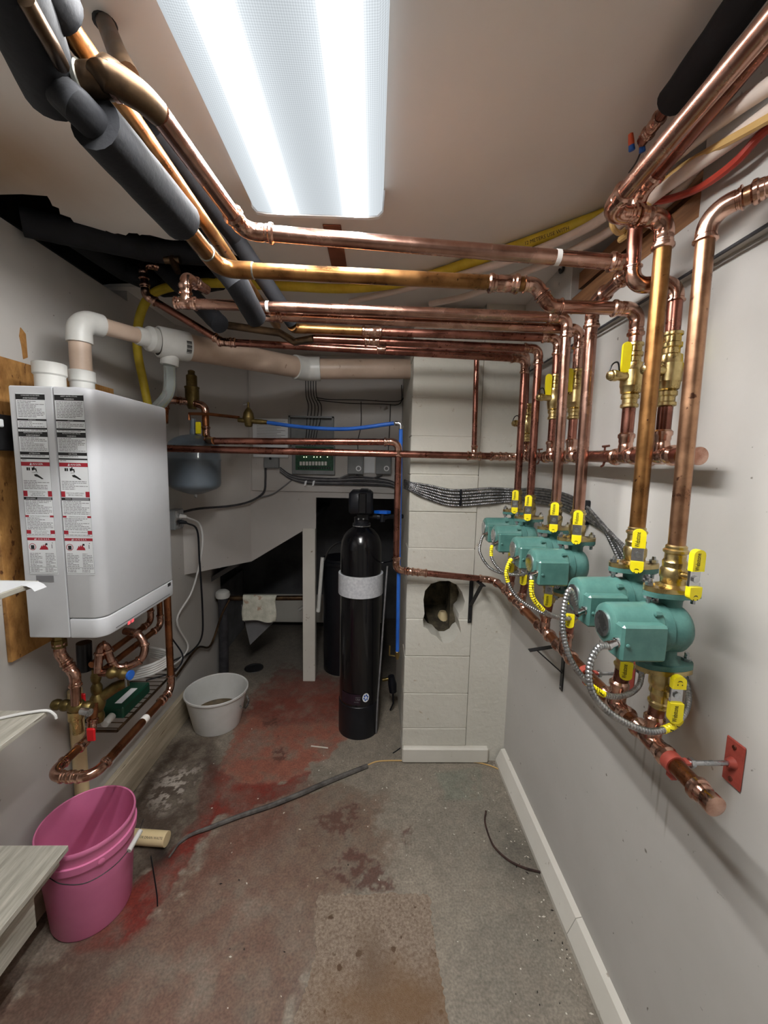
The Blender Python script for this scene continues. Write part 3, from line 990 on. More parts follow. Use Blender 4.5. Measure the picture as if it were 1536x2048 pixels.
# lower manifold with end cap, fed from the left
zl = 1.112
pts = [at(430, 882, Y=2.06), at(797, 884, Y=2.06), at(792, 1140, Y=2.06), at(985, 1160, Y=2.06), V(0.645, 1.93, zl), V(0.645, 0.66, 1.082)]
pts[1].y = pts[2].y = pts[3].y = 2.06
lm = run('return_manifold', 'long copper pipe dropping past the pier into the capped manifold under the pumps', 'manifold', pts[:5], 0.0170, M['redcopper'], br=0.036,
         coup=((2, .16), (2, .24)))
lmd = (pts[5] - pts[4]).normalized()
MB().tube([pts[4], pts[5]], 0.0178, 20).build('header_pipe', M['brown_copper'], lm)
pr = sock(0.0178, 0.05)
MB().tube([pts[5] + lmd * (s - .05) for s, q in pr] + [pts[5] + lmd * .001], [q for s, q in pr] + [0.0185], 24).build('end_cap', M['fitting'], lm)
for y, r_ in zip(PY, PR):
    t = (pts[4].y - y) / (pts[4].y - pts[5].y)
    c = pts[4].lerp(pts[5], t)
    tee(c, lmd, V(XP - c.x, 0, 0.30).normalized(), 0.0178, r_, M['fitting'], lm, L=0.11)
    MB().tube([c + V(0, 0, .03), V(XP, y, ZB - 0.055)], r_, 14).build('pipe', M['redcopper'], lm)
# upper manifold
um_far = V(XV, 2.06, UPPER)
um = run('supply_manifold', 'copper pipe from the boiler into the upper capped manifold on the right wall', 'manifold',
         [V(-1.06, 2.06, UPPER + 0.004), um_far, V(XV, 0.90, 1.735)], 0.0180, M['redcopper'], br=0.038, coup=((0, .955),))
umd = (V(XV, 0.885, 1.733) - um_far).normalized()
MB().tube([V(XV, 1.9, UPPER - .003), V(XV, 0.905, 1.7355)], 0.0188, 20).build('header_pipe', M['redcopper'], um)
c = V(XV, 0.868, 1.7345)
MB().tube([c - umd * .055 + umd * s for s, q in pr] + [c - umd * .004], [q for s, q in pr] + [0.0185], 24).build('end_cap', M['fitting'], um)
for y in (1.24, 1.56, 1.74):                            # small bell hangers
    z = 1.7355 + (y - 0.905) / 0.995 * 0.018
    hg = MB().tube([(XV - .002, y, z + .017), (XV - .002, y, z + .033)], .003, 8).build('hanger', M['redcopper'], um)
    MB().tube([(XV - .010, y, z + .030), (XV + .012, y, z + .033)], .0035, 8).build('wing_nut', M['redcopper'], hg)
    MB().tube([(XV, y, z - .017), (XV - .003, y, z - .028), (XV - .01, y, z - .032)], .0035, 8).build('hanger_screw', M['redcopper'], hg)


# riser pipes and the overhead runs --------------------------------------------------
PZT = [1.441, 1.460, 1.472, 1.482, 1.489, 1.500]         # pump top flange heights
ZV = 1.575
h1r, h1l = V(0.648, 1.05, 2.212), at(490, 463, Y=1.05)
n1b = at(318, 222, Z=2.262)
n1c = at(228, 160, Z=2.262)
n1d = at(105, 168, Z=2.255)
R = {}
# third pump: up, towards the camera, across to the left, then forward along the ceiling
R['h1'] = run('overhead_pipe', 'copper overhead pipe nearest the lamp, ending in a large bend over the boiler', 'pipe',
              [V(XP, PY[2], PZT[2] + .092), V(0.650, PY[2], 2.197), V(0.648, 1.05, 2.212), h1l, V(n1b.x, n1b.y, 2.258)], PR[2], M['copper'], br=0.034, tape=((2, .21, .006),))
# big old bend and tee stub at the near end of that run
e_ = [V(n1b.x, n1b.y, 2.258), V(n1b.x - 0.014, n1b.y - .03, 2.259), V(n1b.x - 0.045, n1b.y - .062, 2.26), n1c, n1c.lerp(n1d, .45), n1d]
p_ = smooth_path(e_, 8)
MB().tube(p_, [.0185 + .004 * min(1, i / 14) for i in range(len(p_))], 18).build('large_bend', M['dullcopper'], R['h1'])
for t in (0.02, .5):
    c = n1c.lerp(n1d, t)
    d = (n1d - n1c).normalized()
    MB().tube([c - d * .004, c - d * .003, c + d * .003, c + d * .004], [.0225, .0255, .0255, .0225], 18).build('joint_ring', M['fitting'] if t < .3 else M['solder'], R['h1'])
# branch with purge valve: run two
h2l = at(440, 538, Y=1.14)
h2a, h2b = at(1062, 569, Y=1.14), at(1108, 613, Y=1.14)
i1 = at(372, 455, X=h2l.x)
R['h2'] = run('overhead_pipe', 'aged golden overhead pipe second from the lamp with an S-bend at its right end', 'pipe',
              [i1, V(h2l.x, 1.14, h2l.z), V(h2a.x - .02, 1.14, h2a.z)], 0.0188, M['oldcopper'], br=0.044, style='solder', fm=M['oldcopper'])
run('', '', '', [V(h2a.x - .045, 1.14, h2a.z), V(h2a.x + .012, 1.14, h2a.z), V(h2b.x - .012, 1.14, h2b.z), V(XV, 1.14, h2b.z), V(XV, 1.14, 2.03)], 0.0168, M['copper'], br=0.034, parent=R['h2'])
coupling(V(h2a.x - .075, 1.14, h2a.z), V(1, 0, 0), 0.0188, 0.085, M['fitting'], R['h2'])
# pump four / valve branch etc.
h3l = at(372, 607, Y=1.42)
R['h3'] = run('overhead_pipe', 'copper overhead pipe third from the lamp with a short tee rising at its left end', 'pipe',
              [V(XP, PY[3], PZT[3] + .092), V(0.648, PY[3], 2.214), V(h3l.x, PY[3], h3l.z)], PR[3], M['copper'], br=0.03, tape=((1, .79, .005),))
tee(V(h3l.x, PY[3], h3l.z), V(1, 0, 0), V(0.0, 0, 1), PR[3], PR[3], M['fitting'], R['h3'], L=.075)
u0 = V(h3l.x, PY[3], h3l.z)
run('', '', '', [u0 + V(0, 0, .02), u0 + V(0, 0, .085), u0 + V(.03, .1, .085)], PR[3], M['copper'], br=0.022, parent=R['h3'])
h4l = at(508, 631, Y=1.46)
R['h4'] = run('overhead_pipe', 'copper overhead pipe fourth from the lamp leading to a valved drop', 'pipe',
              [V(h4l.x, 1.46, h4l.z), V(XV, 1.46, 2.190), V(XV, 1.46, 2.04)], 0.0162, M['copper'], br=0.03, coup=((0, .05),))
MB().tube([V(h4l.x - .012, 1.46, h4l.z), V(h4l.x + .03, 1.46, h4l.z)], .0178, 16).tube([V(h4l.x - .012, 1.46, h4l.z), V(h4l.x - .016, 1.38, h4l.z + .004)], .017, 14).build('old_elbow', M['oldcopper'], R['h4'])
h5l = at(592, 657, Y=1.63)
R['h5'] = run('overhead_pipe', 'half golden overhead pipe fifth from the lamp leading to a valved drop', 'pipe',
              [V(-0.02, 1.63, (h5l.z + 2.213) / 2), V(XV, 1.63, 2.212), V(XV, 1.63, 2.06)], 0.0160, M['redcopper'], br=0.03, coup=((0, .0),))
MB().tube([V(h5l.x, 1.63, h5l.z), V(-0.02, 1.63, (h5l.z + 2.213) / 2)], .0165, 16).build('old_pipe', M['oldcopper'], R['h5'])
MB().tube([V(h5l.x - .01, 1.6, h5l.z), V(h5l.x - .008, 1.63, h5l.z), V(h5l.x, 1.63, h5l.z), V(h5l.x + .04, 1.63, h5l.z)], .018, 16).build('old_elbow', M['oldcopper'], R['h5'])
h6l, h6b = at(450, 650, Y=1.72), at(560, 666, Y=1.72)
R['h6'] = run('overhead_pipe', 'copper overhead pipe sixth from the lamp dropping to the fifth nearest pump', 'pipe',
              [V(XP, PY[4], PZT[4] + .092), V(0.652, PY[4], 2.178), V(-.25, PY[4], 2.192)], PR[4], M['redcopper'], br=0.028)
MB().tube([h6l, h6b, at(590, 684, Y=1.70), V(-.25, PY[4], 2.192)], .015, 14).build('old_pipe', M['dullcopper'], R['h6'])
coupling(V(-.02, PY[4], 2.1885), V(1, 0, 0), PR[4], .06, M['fitting'], R['h6'])
R['h7'] = run('overhead_pipe', 'copper overhead pipe at the rear of the rack leading to the farthest valved drop', 'pipe',
              [V(-.28, 1.9, 2.236), V(0.690, 1.9, 2.226), V(0.70, 1.9, 1.96)], 0.0150, M['redcopper'], br=0.028)
h8l, h8u = at(445, 684, Y=1.815), at(292, 592, Y=1.815)
R['h8'] = run('overhead_pipe', 'lowest overhead copper pipe slanting up to a riser in the torn ceiling hole', 'pipe',
              [V(XP, PY[5], PZT[5] + .092), V(0.654, PY[5], 2.178), h8l, h8u, V(h8u.x - .01, 1.815, 2.52), V(h8u.x + .06, 1.86, 2.53)], PR[5], M['redcopper'], br=0.028, coup=((1, .985),))
tee(V(0.02, PY[5], 2.200), V(1, 0, 0), V(0, 1, 0), PR[5], .009, M['fitting'], R['h8'], L=.04)
# riser on the pier between the upper pipe and the rack
run('riser_pipe', 'thin copper riser on the face of the block pier', 'pipe', [at(948, 900, Y=2.06), V(at(953, 722, Y=2.06).x, 2.06, 2.235)], 0.0130, M['redcopper'], fm=M['fitting'])
tee(V(at(948, 912, Y=2.06).x, 2.06, UPPER), V(1, 0, 0), V(0, 0, 1), .0180, .0130, M['fitting'], um, L=.075)
# first and second pumps' risers
P1t = at(1412, 425, Y=PY[0])
R['p1'] = run('riser_pipe', 'aged riser of the nearest pump bending to the upper right', 'pipe',
              [V(XP, PY[0], PZT[0] + .092), V(P1t.x + .004, PY[0], P1t.z), V(0.715, 0.75, 2.215), V(0.74, 0.66, 2.235)], PR[0], M['agedpink'], br=0.04)
MB().tube([V(0.712, 0.755, 2.214), V(0.74, 0.66, 2.235)], .0185, 16).build('sleeve', M['dullcopper'], R['p1'])
z2 = 2.272
R['p2'] = run('riser_pipe', 'golden riser of the second nearest pump turning left then along the ceiling towards the camera', 'pipe',
              [V(XP, PY[1], PZT[1] + .092), V(0.652, PY[1], z2), V(0.516, PY[1], z2 + .006), at(1536, 52, X=0.53) + V(0, -.12, 0.01)], PR[1], M['oldcopper'], br=0.034)
for ch in R['p2'].children:
    if ch.name.startswith('pipe') and max(abs(v.co.y) for v in ch.data.vertices) > 0.1:
        ch.data.materials[0] = M['copper']
R['v1'] = run('offset_pipe', 'copper pipe stepping down behind the golden riser to the nearest purge valve', 'pipe',
              [V(0.62, 0.62, 2.40), V(0.62, 1.03, 2.355), V(0.625, 1.03, 2.150), V(XV, 1.0, 2.150), V(XV, 0.995, 2.0)], 0.0164, M['redcopper'], br=0.034)

# ------------------------------------------------------------------ green circulator pumps
PH = 0.172


def oval(hx, hy, z, n=28, p=1.25):
    """pointed two-bolt flange outline"""
    out = []
    for k in range(n):
        a = 2 * math.pi * k / n
        c, s = math.cos(a), math.sin(a)
        w = hy * (1 - 0.55 * abs(c) ** 1.6)
        out.append((hx * math.copysign(abs(c) ** 0.9, c), w * s / max(abs(s), 1e-6) * min(1, abs(s) * 1.6) if abs(s) > 1e-6 else 0, z))
    return out


def make_pump():
    """local frame: pipe axis on z, base flange face at z = 0, motor towards -x, terminal box towards -y"""
    t = thing('circulator_pump', 'x', 'pump')
    h, zc = PH, PH * 0.5 + 0.004
    vol = MB()
    vol.lathe([(0.008, .030), (.02, .022), (.05, .021), (h - .05, .021), (h - .02, .022), (h - .008, .030)], (0, 0, 0), n=20)
    vol.lathe([(-.045, .046), (-.040, .052), (-.022, .054), (-.019, .050), (-.015, .051), (0.0, .054), (.012, .054), (.024, .046), (.032, .030), (.034, .01)], (0, 0, zc), (1, 0, 0), 28)
    vol.build('volute', M['greencast'], t, True)
    for z in (0.0, h - .011):
        MB().prism(oval(.062, .034, z), (0, 0, .011)).build('flange', M['greencast'], t, True, sharp=30)
    mo = MB()
    mo.lathe([(-.146, .030), (-.145, .038), (-.141, .044), (-.132, .0465), (-.052, .0475), (-.048, .050), (-.042, .050)], (0, 0, zc + .006), (1, 0, 0), 28)
    m = mo.build('motor', M['green'], t, True)
    MB().lathe([(0, .028), (.004, .028)], (-.150, 0, zc + .006), (1, 0, 0), 18).build('end_screen', M['steel'], m, True)
    MB().box((-.143, -.066, zc - .052), (-.046, -.018, zc + .026), .005).build('terminal_box', M['green'], t, True, sharp=25)
    tb = t.children[-1]
    MB().lathe([(0, .0042), (.003, .0042), (.0045, .002)], (-.131, -.066, zc - .016), (0, -1, 0), 10).build('screw', M['greencast'], tb, True)
    for z in (zc + .042, zc - .036):
        MB().lathe([(0, .006), (.012, .006), (.014, .003)], (-.048, -.038, z), (-1, 0, 0), 6).build('screw', M['greencast'], t, True)
    cn = MB().lathe([(0, .011), (.006, .011), (.007, .0085), (.02, .0085), (.021, .010), (.026, .010)], (-.140, -.05, zc - .014), (-.9, -.1, -.3), 12).build('connector', M['chrome'], t, True)
    return t


def mark(mb, M4):
    """small two-dot arc mark printed on the short grip"""
    pts = [(-.006, -.004), (-.0035, .0005), (0, .0015), (.0035, .0005), (.006, -.004), (.0035, -.0015), (0, -.0005), (-.0035, -.0015)]
    mb.add([M4 @ V(a, b, 0) for a, b in pts], [(0, 1, 7), (1, 2, 6, 7), (2, 3, 5, 6), (3, 4, 5)])
    for sx in (-.0045, .0045):
        mb.add([M4 @ V(sx + a, -.008 + b, 0) for a, b in ((-.0011, -.0013), (.0011, -.0013), (.0011, .0013), (-.0011, .0013))], [(0, 1, 2, 3)])


def make_flange_valve(s, rz=0.0):
    """brass isolation valve with flange face at z = 0; s = +1 points up, -1 down; lever turned by rz"""
    t = thing('isolation_valve', 'x', 'valve')
    Z = lambda z: s * z
    MB().prism(oval(.062, .034, Z(0.0)), (0, 0, Z(.010))).build('flange', M['brass'], t, True, sharp=30)
    MB().lathe([(Z(h), r) for h, r in ((.009, .036), (.012, .028), (.016, .0235), (.024, .024), (.030, .0260), (.046, .0260), (.052, .022), (.058, .0225), (.064, .0235), (.070, .0200), (.082, .0200),
                                      (.085, .0240), (.090, .0240), (.093, .0200), (.098, .0205), (.101, .0175))], (0, 0, 0), n=22).build('body', M['brass'], t, True)
    for x in (-.050, .050):
        MB().lathe([(Z(-.030), .0048), (Z(-.0125), .0048), (Z(-.0124), .0048), (Z(.019), .0048), (Z(.026), .004)], (x, 0, 0), n=10).lathe([(Z(.0105), .0095), (Z(.0185), .0095), (Z(.0187), .005)], (x, 0, 0), n=6).lathe(
            [(Z(-.0115), .0095), (Z(-.0185), .0095)], (x, 0, 0), n=6).build('bolt', M['steel'], t, True, sharp=25)
    Rm = Matrix.Rotation(rz, 4, 'Z')
    MB().tube([Rm @ V(0, -.015, Z(.040)), Rm @ V(0, -.046, Z(.040))], .008, 12).build('stem', M['brass'], t, True)
    lv = MB().box((-.0125, -.052, Z(.020)), (.0125, -.046, Z(.062)), .001, M=Rm).build('lever', M['chrome'], t, True, smooth=False)
    MB().tube([Rm @ V(0, -.052, Z(.040)), Rm @ V(0, -.056, Z(.040))], .0075, 6).build('nut', M['steel'], lv, True)

    def tab(z0, z1, rnd):
        w = .0135
        o = []
        for k in range(9):
            a = math.pi * k / 8
            o.append((-w * math.cos(a), -.058, z1 - math.copysign(w, z1 - z0) * rnd + math.copysign(w, z1 - z0) * rnd * math.sin(a)))
        poly = [(-w, -.058, z0)] + o + [(w, -.058, z0)]
        return MB().prism([Rm @ Vector(p) for p in poly], Rm.to_3x3() @ V(0, .012, 0)).build('grip', M['yellow'], lv, True, smooth=False)
    g1 = tab(Z(.057), Z(.102), .8)
    g2 = tab(Z(.024), Z(-.004), .8)
    # print: up the long grip, and the little mark on the short one
    B = Rm @ Matrix.Translation((0, -.0584, Z(.078))) @ Matrix(((0, -1, 0, 0), (0, 0, -1, 0), (1, 0, 0, 0), (0, 0, 0, 1)))
    text_mb('Webstone', .0112, B @ Matrix.Translation((-.001, .003, 0)) @ Matrix.Diagonal((0.76, 1.3, 1, 1)), bold=.0001).build('lettering', M['blackprint'], lv, True, smooth=False)
    mb = MB()
    mark(mb, Rm @ Matrix.Translation((0, -.0584, Z(.006))) @ Matrix(((1, 0, 0, 0), (0, 0, -1, 0), (0, 1, 0, 0), (0, 0, 0, 1))))
    mb.build('printed_mark', M['blackprint'], lv, True, smooth=False)
    return t


pump0 = make_pump()
vtop, vbot = make_flange_valve(1, -.48), make_flange_valve(-1, -.5)
vtop1, vbot1 = make_flange_valve(1, 0.1), make_flange_valve(-1, -.1)
used = {}
for k in range(6):
    z0 = PZT[k] - PH
    p = pump0 if k == 0 else link_copy(pump0)
    p.location = (XP, PY[k], z0)
    tag(p, 'green circulator pump, %s of the six on the right wall' % ord_[k], 'pump', 'green circulator pumps on the right wall')
    for src, dz, wd in ((vtop1 if k == 0 else vtop, PH + .0005, 'above'), (vbot1 if k == 0 else vbot, -.0005, 'below')):
        v = src if src not in used else link_copy(src)
        used[src] = 1
        v.location = (XP, PY[k], z0 + dz)
        tag(v, 'brass flange valve with yellow lever directly %s the %s green pump' % (wd, ord_[k]), 'valve', 'flange valves of the pumps')

# armoured cables of the pumps -------------------------------------------------------
loops = [
    ([(1222, 1286, .775), (1196, 1296, .765), (1179, 1332, .755), (1182, 1378, .75), (1208, 1416, .75), (1252, 1446, .755), (1302, 1463, .765), (1345, 1452, .79), (1370, 1424, .83), (1377, 1390, .87), (1370, 1352, .91)], .0068, (0.62, .74)),
    ([(1158, 1168, .905), (1140, 1180, .895), (1128, 1214, .885), (1126, 1262, .88), (1142, 1320, .875), (1176, 1366, .88), (1212, 1390, .89), (1250, 1391, .91), (1277, 1372, .95), (1285, 1340, .99)], .0066, (.55, .66)),
    ([(1078, 1139, 1.19), (1063, 1160, 1.18), (1066, 1195, 1.175), (1092, 1224, 1.18), (1130, 1237, 1.2), (1160, 1230, 1.24), (1180, 1214, 1.29)], .0064, (.08, .36)),
    ([(1040, 1110, 1.36), (1020, 1122, 1.35), (1013, 1152, 1.345), (1032, 1192, 1.34), (1076, 1222, 1.33), (1128, 1238, 1.31), (1160, 1234, 1.33)], .0062, (.05, .26)),
    ([(998, 1082, 1.60), (983, 1096, 1.59), (985, 1120, 1.585), (1006, 1144, 1.585), (1040, 1150, 1.6), (1064, 1144, 1.64)], .0062, (.06, .2)),
    ([(977, 1070, 1.76), (962, 1082, 1.75), (960, 1106, 1.745), (980, 1136, 1.745), (1012, 1148, 1.76), (1036, 1142, 1.80)], .0062, (2, 3)),
]
for k, (pl, r_, yl) in enumerate(loops):
    P = [at(x, y, Y=yy) for x, y, yy in pl]
    tip = V(XP - .140, PY[k] - .05, PZT[k] - PH * .5 + .004 - .014)
    P[0] = tip + V(-.9, -.1, -.3).normalized() * .022
    t = thing('armored_cable', 'looping metal armored cable hanging from the %s green pump' % ord_[k], 'cable', P[0], 'armored cables looping from the pumps')
    mb, path, rad = armored(P, r_, pitch=.0075 + .0005 * (k < 2))
    mb.build('conduit', M['armor'], t)
    if yl[0] < 1:
        a, b = int(len(path) * yl[0]), int(len(path) * yl[1])
        MB().tube(path[a:b], [q * 1.12 for q in rad[a:b]], 9).build('yellow_tape', M['yellow'], t)
        lt = MB()
        for q in range(a + 6, b - 6, 9):
            lt.tube([path[q] + V(-.001, -r_ * 1.2, .002), path[q + 3] + V(.001, -r_ * 1.2, -.002)], .0012, 5)
        lt.build('lettering', M['blackprint'], t)
        t.children[-1]['kind'] = 'stuff'
# bundle of cables along the wall and round to the pier
for k in range(6):
    o_ = k - 2.5
    P = [V(XR - .012 - .004 * (k % 2), 0.98 + .03 * k, 1.30 + .01 * k), V(XR - .012, 1.05 + .03 * k, 1.40 + .006 * o_), V(XR - .012 - .003 * (k % 2), 1.22 + .02 * k, 1.50 + .008 * o_),
         V(XR - .013, 1.5, 1.56 + .011 * o_), V(XR - .013, 1.8, 1.575 + .012 * o_), V(XR - .05, YP - .03, 1.555 + .013 * o_), V(0.62, YP - .014, 1.550 + .016 * o_), V(0.42, YP - .012 - .004 * (k % 2), 1.535 + .0165 * o_),
         V(0.28, YP - .012, 1.565 + .014 * o_), V(0.195, YP - .012, 1.59 + .008 * o_), V(0.165, YP + .06, 1.60 + .008 * o_)]
    mb, path, rad = armored(P, .0062, pitch=.009, seg=7)
    o = mb.build('armored_cable', M['armordark'])
    tag(o, 'armored cable in the bundle across the pier, %s from top' % ('sixth', 'fifth', 'fourth', 'third', 'second', 'first')[k], 'cable', 'bundled armored cables')
for n_, (x, y, z, a) in enumerate(((XR - .014, 1.42, 1.545, 1), (XR - .014, 1.12, 1.43, 1), (0.46, YP - .014, 1.537, 0))):
    mb = MB()
    if a:
        mb.box((x - .013, y - .006, z - .045), (x + .013, y + .006, z + .045), .003)
    else:
        mb.box((x - .006, y - .013, z - .045), (x + .006, y + .013, z + .045), .003)
    tag(mb.build('cable_tie', M['black']), ('black tie round the cable bundle between the third and fourth pumps', 'black tie round the cable bundle behind the second nearest pump', 'black tie round the cable bundle on the pier')[n_], 'cable tie')

# ------------------------------------------------------------------ purge valves on the upper manifold
def purge(y, zc, r, side, lever, who, drain=True):
    t = thing('purge_valve', 'brass purge valve with drain port, %s of those above the upper manifold' % who, 'valve', (XV, y, zc), 'purge valves above the upper manifold')
    MB().lathe([(-.088, r * 1.05), (-.085, r * 1.36), (-.078, r * 1.36), (-.075, r * 1.14), (-.064, r * 1.14), (-.061, r * 1.36), (-.052, r * 1.36), (-.049, r * 1.16), (-.046, r * 1.5), (-.030, r * 1.6), (-.028, r * 1.7), (.014, r * 1.7),
                (.016, r * 1.6), (.034, r * 1.5), (.038, r * 1.15), (.050, r * 1.15), (.053, r * 1.38), (.062, r * 1.38), (.065, r * 1.14), (.078, r * 1.14), (.081, r * 1.36), (.087, r * 1.36), (.090, r * 1.05)], (XV, y, zc), n=20).build('body', M['brass'], t)
    if drain:
        MB().tube([(XV - r, y - .006, zc - .004), (XV - .058, y - .018, zc - .004)], .0125, 14).build('drain_port', M['brass'], t)
        MB().lathe([(0, .0150), (.014, .0150), (.015, .0125), (.022, .0125), (.026, .007)], (XV - .056, y - .0175, zc - .004), (-1, -.23, 0), 14).build('drain_cap', M['brass'], t)
        cp = t.children[-1]
        wire('strap', '', '', [(XV - .046, y - .016, zc + .008), (XV - .056, y - .022, zc + .03), (XV - .072, y - .024, zc + .024), (XV - .08, y - .022, zc + .0)], .0022, M['black'], parent=cp)
    lx = XV + lever
    MB().tube([(XV, y, zc + .004), (lx, y - .012, zc + .004)], .007, 10).build('stem', M['brass'], t)
    MB().prism([(lx - .012, y - .018, zc + .006), (lx + .012, y - .018, zc + .006)] + [(lx + .012 * math.cos(math.pi * k / 8), y - .018, zc + .075 + .012 * math.sin(math.pi * k / 8)) for k in range(9)],
               (0, .007, 0)).build('lever', M['yellow'], t, smooth=False)
    return t


vd = [(0.995, 1.945, .0164, .040, 'nearest'), (1.14, 1.962, .0168, -.030, 'second nearest'), (1.46, 1.966, .0160, -.032, 'third nearest'), (1.63, 1.984, .0158, -.034, 'fourth nearest'), (1.9, 1.91, .0150, -.034, 'farthest')]
for y, zc, r_, lv, who in vd:
    purge(y, zc, r_, -1, lv, who, drain=who != 'third nearest')
    zm = 1.7355 + (y - 0.905) / 0.995 * 0.018
    tee(V(XV, y, zm), V(0, 1, -.018).normalized(), V(0, 0, 1), .0188, r_, M['fitting'], um, L=.1)
    MB().tube([(XV, y, zm + .03), (XV, y, zc - .075)], r_, 14).build('pipe', M['redcopper'], um)

# ------------------------------------------------------------------ pipe clamps, rods and brackets
def clamp(y, c, who):
    t = thing('pipe_clamp', 'red pipe clamp with steel rod on a wall plate, %s' % who, 'pipe clamp', (XR, y, c.z), 'red pipe clamps of the lower manifold')
    MB().lathe([(-.010, .0188), (-.010, .0215), (.010, .0215), (.010, .0188)], c, lmd, 20).build('ring', M['redplate'], t)
    for s in (-1, 1):
        MB().box((c.x - .006 if s < 0 else c.x + .0195, y - .009, c.z + (.0195 if s > 0 else -.034) - (0 if s < 0 else .02)), (c.x + .006 if s < 0 else c.x + .034, y + .009, c.z + (.006 if s > 0 else -.0195)), .001).build('ear', M['redplate'], t, smooth=False)
    MB().tube([c + V(.03, 0, 0), V(XR - .004, y, c.z)], .0052, 10).build('rod', M['steel'], t)
    MB().lathe([(0, .0105), (.008, .0105)], c + V(.036, 0, 0), (1, 0, 0), 6).build('nut', M['steel'], t)
    MB().box((XR - .005, y - .022, c.z - .05), (XR, y + .022, c.z + .05), .002).build('plate', M['redplate'], t, smooth=False)
    pl = t.children[-1]
    for dz in (-.036, .036):
        MB().lathe([(0, .005), (.003, .004)], (XR - .005, y, c.z + dz), (-1, 0, 0), 8).build('screw', M['redcopper'], pl)
    MB().lathe([(0, .013), (.006, .010), (.012, .008)], (XR - .005, y, c.z), (-1, 0, 0), 12).build('socket', M['redplate'], pl)


for y, who in ((0.768, 'near its capped end'), (1.12, 'between the second and third pumps')):
    t_ = (pts[4].y - y) / (pts[4].y - pts[5].y)
    clamp(y, pts[4].lerp(pts[5], t_), who)


def bracket(label, O, dz, out, along, L=.16, D=.09):
    """black strap bracket: upright on the wall, arm out, diagonal brace"""
    t = thing('shelf_bracket', label, 'bracket', O)
    o, a = Vector(out), Vector(along)
    w = a * .011

    def bar(p, q, th):
        p, q = Vector(p), Vector(q)
        d = (q - p).normalized()
        nn = d.cross(a).normalized() * th
        return MB().prism([p - w, p + w, q + w, q - w], nn)
    O = Vector(O)
    bar(O + V(0, 0, dz), O + V(0, 0, dz - L), .004).build('upright', M['blackmetal'], t, smooth=False)
    bar(O + V(0, 0, dz - .006), O + o * D + V(0, 0, dz - .03), .004).build('arm', M['blackmetal'], t, smooth=False)
    bar(O + o * D * .8 + V(0, 0, dz - .03), O + V(0, 0, dz - L * .62) + o * .004, .004).build('brace', M['blackmetal'], t, smooth=False)
    MB().lathe([(0, .005), (.004, .004)], O + V(0, 0, dz - L + .015), o, 8).build('screw', M['steel'], t)


bq = at(943, 1150, Y=YP - .002)
bracket('black metal shelf bracket on the pier beside the broken hole', (bq.x, YP - .006, bq.z - .1), .1, (.35, -1, 0), (1, .2, 0), L=.27, D=.11)
bq = at(1128, 1310, X=XR - .002)
bracket('black metal shelf bracket on the right wall below the lower manifold', (XR - .006, bq.y, bq.z - .05), .1, (-1, 0, 0), (0, 1, 0), L=.2, D=.14)

# ------------------------------------------------------------------ boiler on the left wall
BX0, BX1, BY0, BY1, BZ0, BZ1 = -1.158, -0.905, 1.32, 1.815, 1.095, 1.925
# strand board on the wall
oa, ob_ = at(24, 1325, X=XL + .015), at(0, 712, X=XL + .015)
tag(MB().box((XL + .0005, oa.y, oa.z), (XL + .015, 1.95, ob_.z), .001).build('strand_board', M['osb'], smooth=False), 'brown strand board panel on the left wall behind the boiler', 'board')
blk = thing('wall_bracket', 'black mounting rail with white clip left of the boiler', 'bracket', (XL + .015, 1.30, 1.80))
q0_, q1_ = at(-20, 900, X=XL + .03), at(22, 832, X=XL + .03)
MB().box((XL + .015, q0_.y, q0_.z), (XL + .045, BY0 - .005 + .1, q1_.z), .002).build('rail', M['blackmetal'], blk, smooth=False)
MB().box((XL + .045, BY0 - .03, 1.795), (XL + .055, BY0 + .01, 1.82), .003).build('clip', M['paper'], blk, smooth=False)

boi = thing('wall_boiler', 'white wall-hung boiler with warning labels on its side', 'boiler', (BX0, (BY0 + BY1) / 2, BZ0))
xs_ = at(107, 800, Y=BY0).x


def rsec(x0, x1, y0, y1, rr, n=7):
    """plan of the cover: square at the back, rounded at the front"""
    o = [(x0, y0)]
    for k in range(n + 1):
        a = -math.pi / 2 + (math.pi / 2) * k / n
        o.append((x1 - rr + rr * math.cos(a), y0 + rr + rr * math.sin(a)))
    for k in range(n + 1):
        a = (math.pi / 2) * k / n
        o.append((x1 - rr + rr * math.cos(a), y1 - rr + rr * math.sin(a)))
    o.append((x0, y1))
    return o


def rext(sec, z0, z1, rr=.0):
    mb = MB()
    if rr <= 0:
        return mb.prism([(a, b, z0) for a, b in sec], (0, 0, z1 - z0))
    cx, cy = sum(a for a, b in sec) / len(sec), (sec[0][1] + sec[-1][1]) / 2
    lv = [(z0, rr), (z0 + rr * .3, rr * .3), (z0 + rr, 0), (z1 - rr, 0), (z1 - rr * .3, rr * .3), (z1, rr)]
    n = len(sec)
    vs, fs = [], []
    for z, s in lv:
        for a, b in sec:
            kx, ky = (1 if a > cx else 0), (1 if b > cy else -1)
            vs.append((a - s * kx, b - s * ky, z))
    for i in range(len(lv) - 1):
        for k in range(n):
            fs.append((i * n + k, i * n + (k + 1) % n, (i + 1) * n + (k + 1) % n, (i + 1) * n + k))
    fs.append(tuple(range(n - 1, -1, -1)))
    fs.append(tuple(range((len(lv) - 1) * n, len(lv) * n)))
    return mb.add(vs, fs)


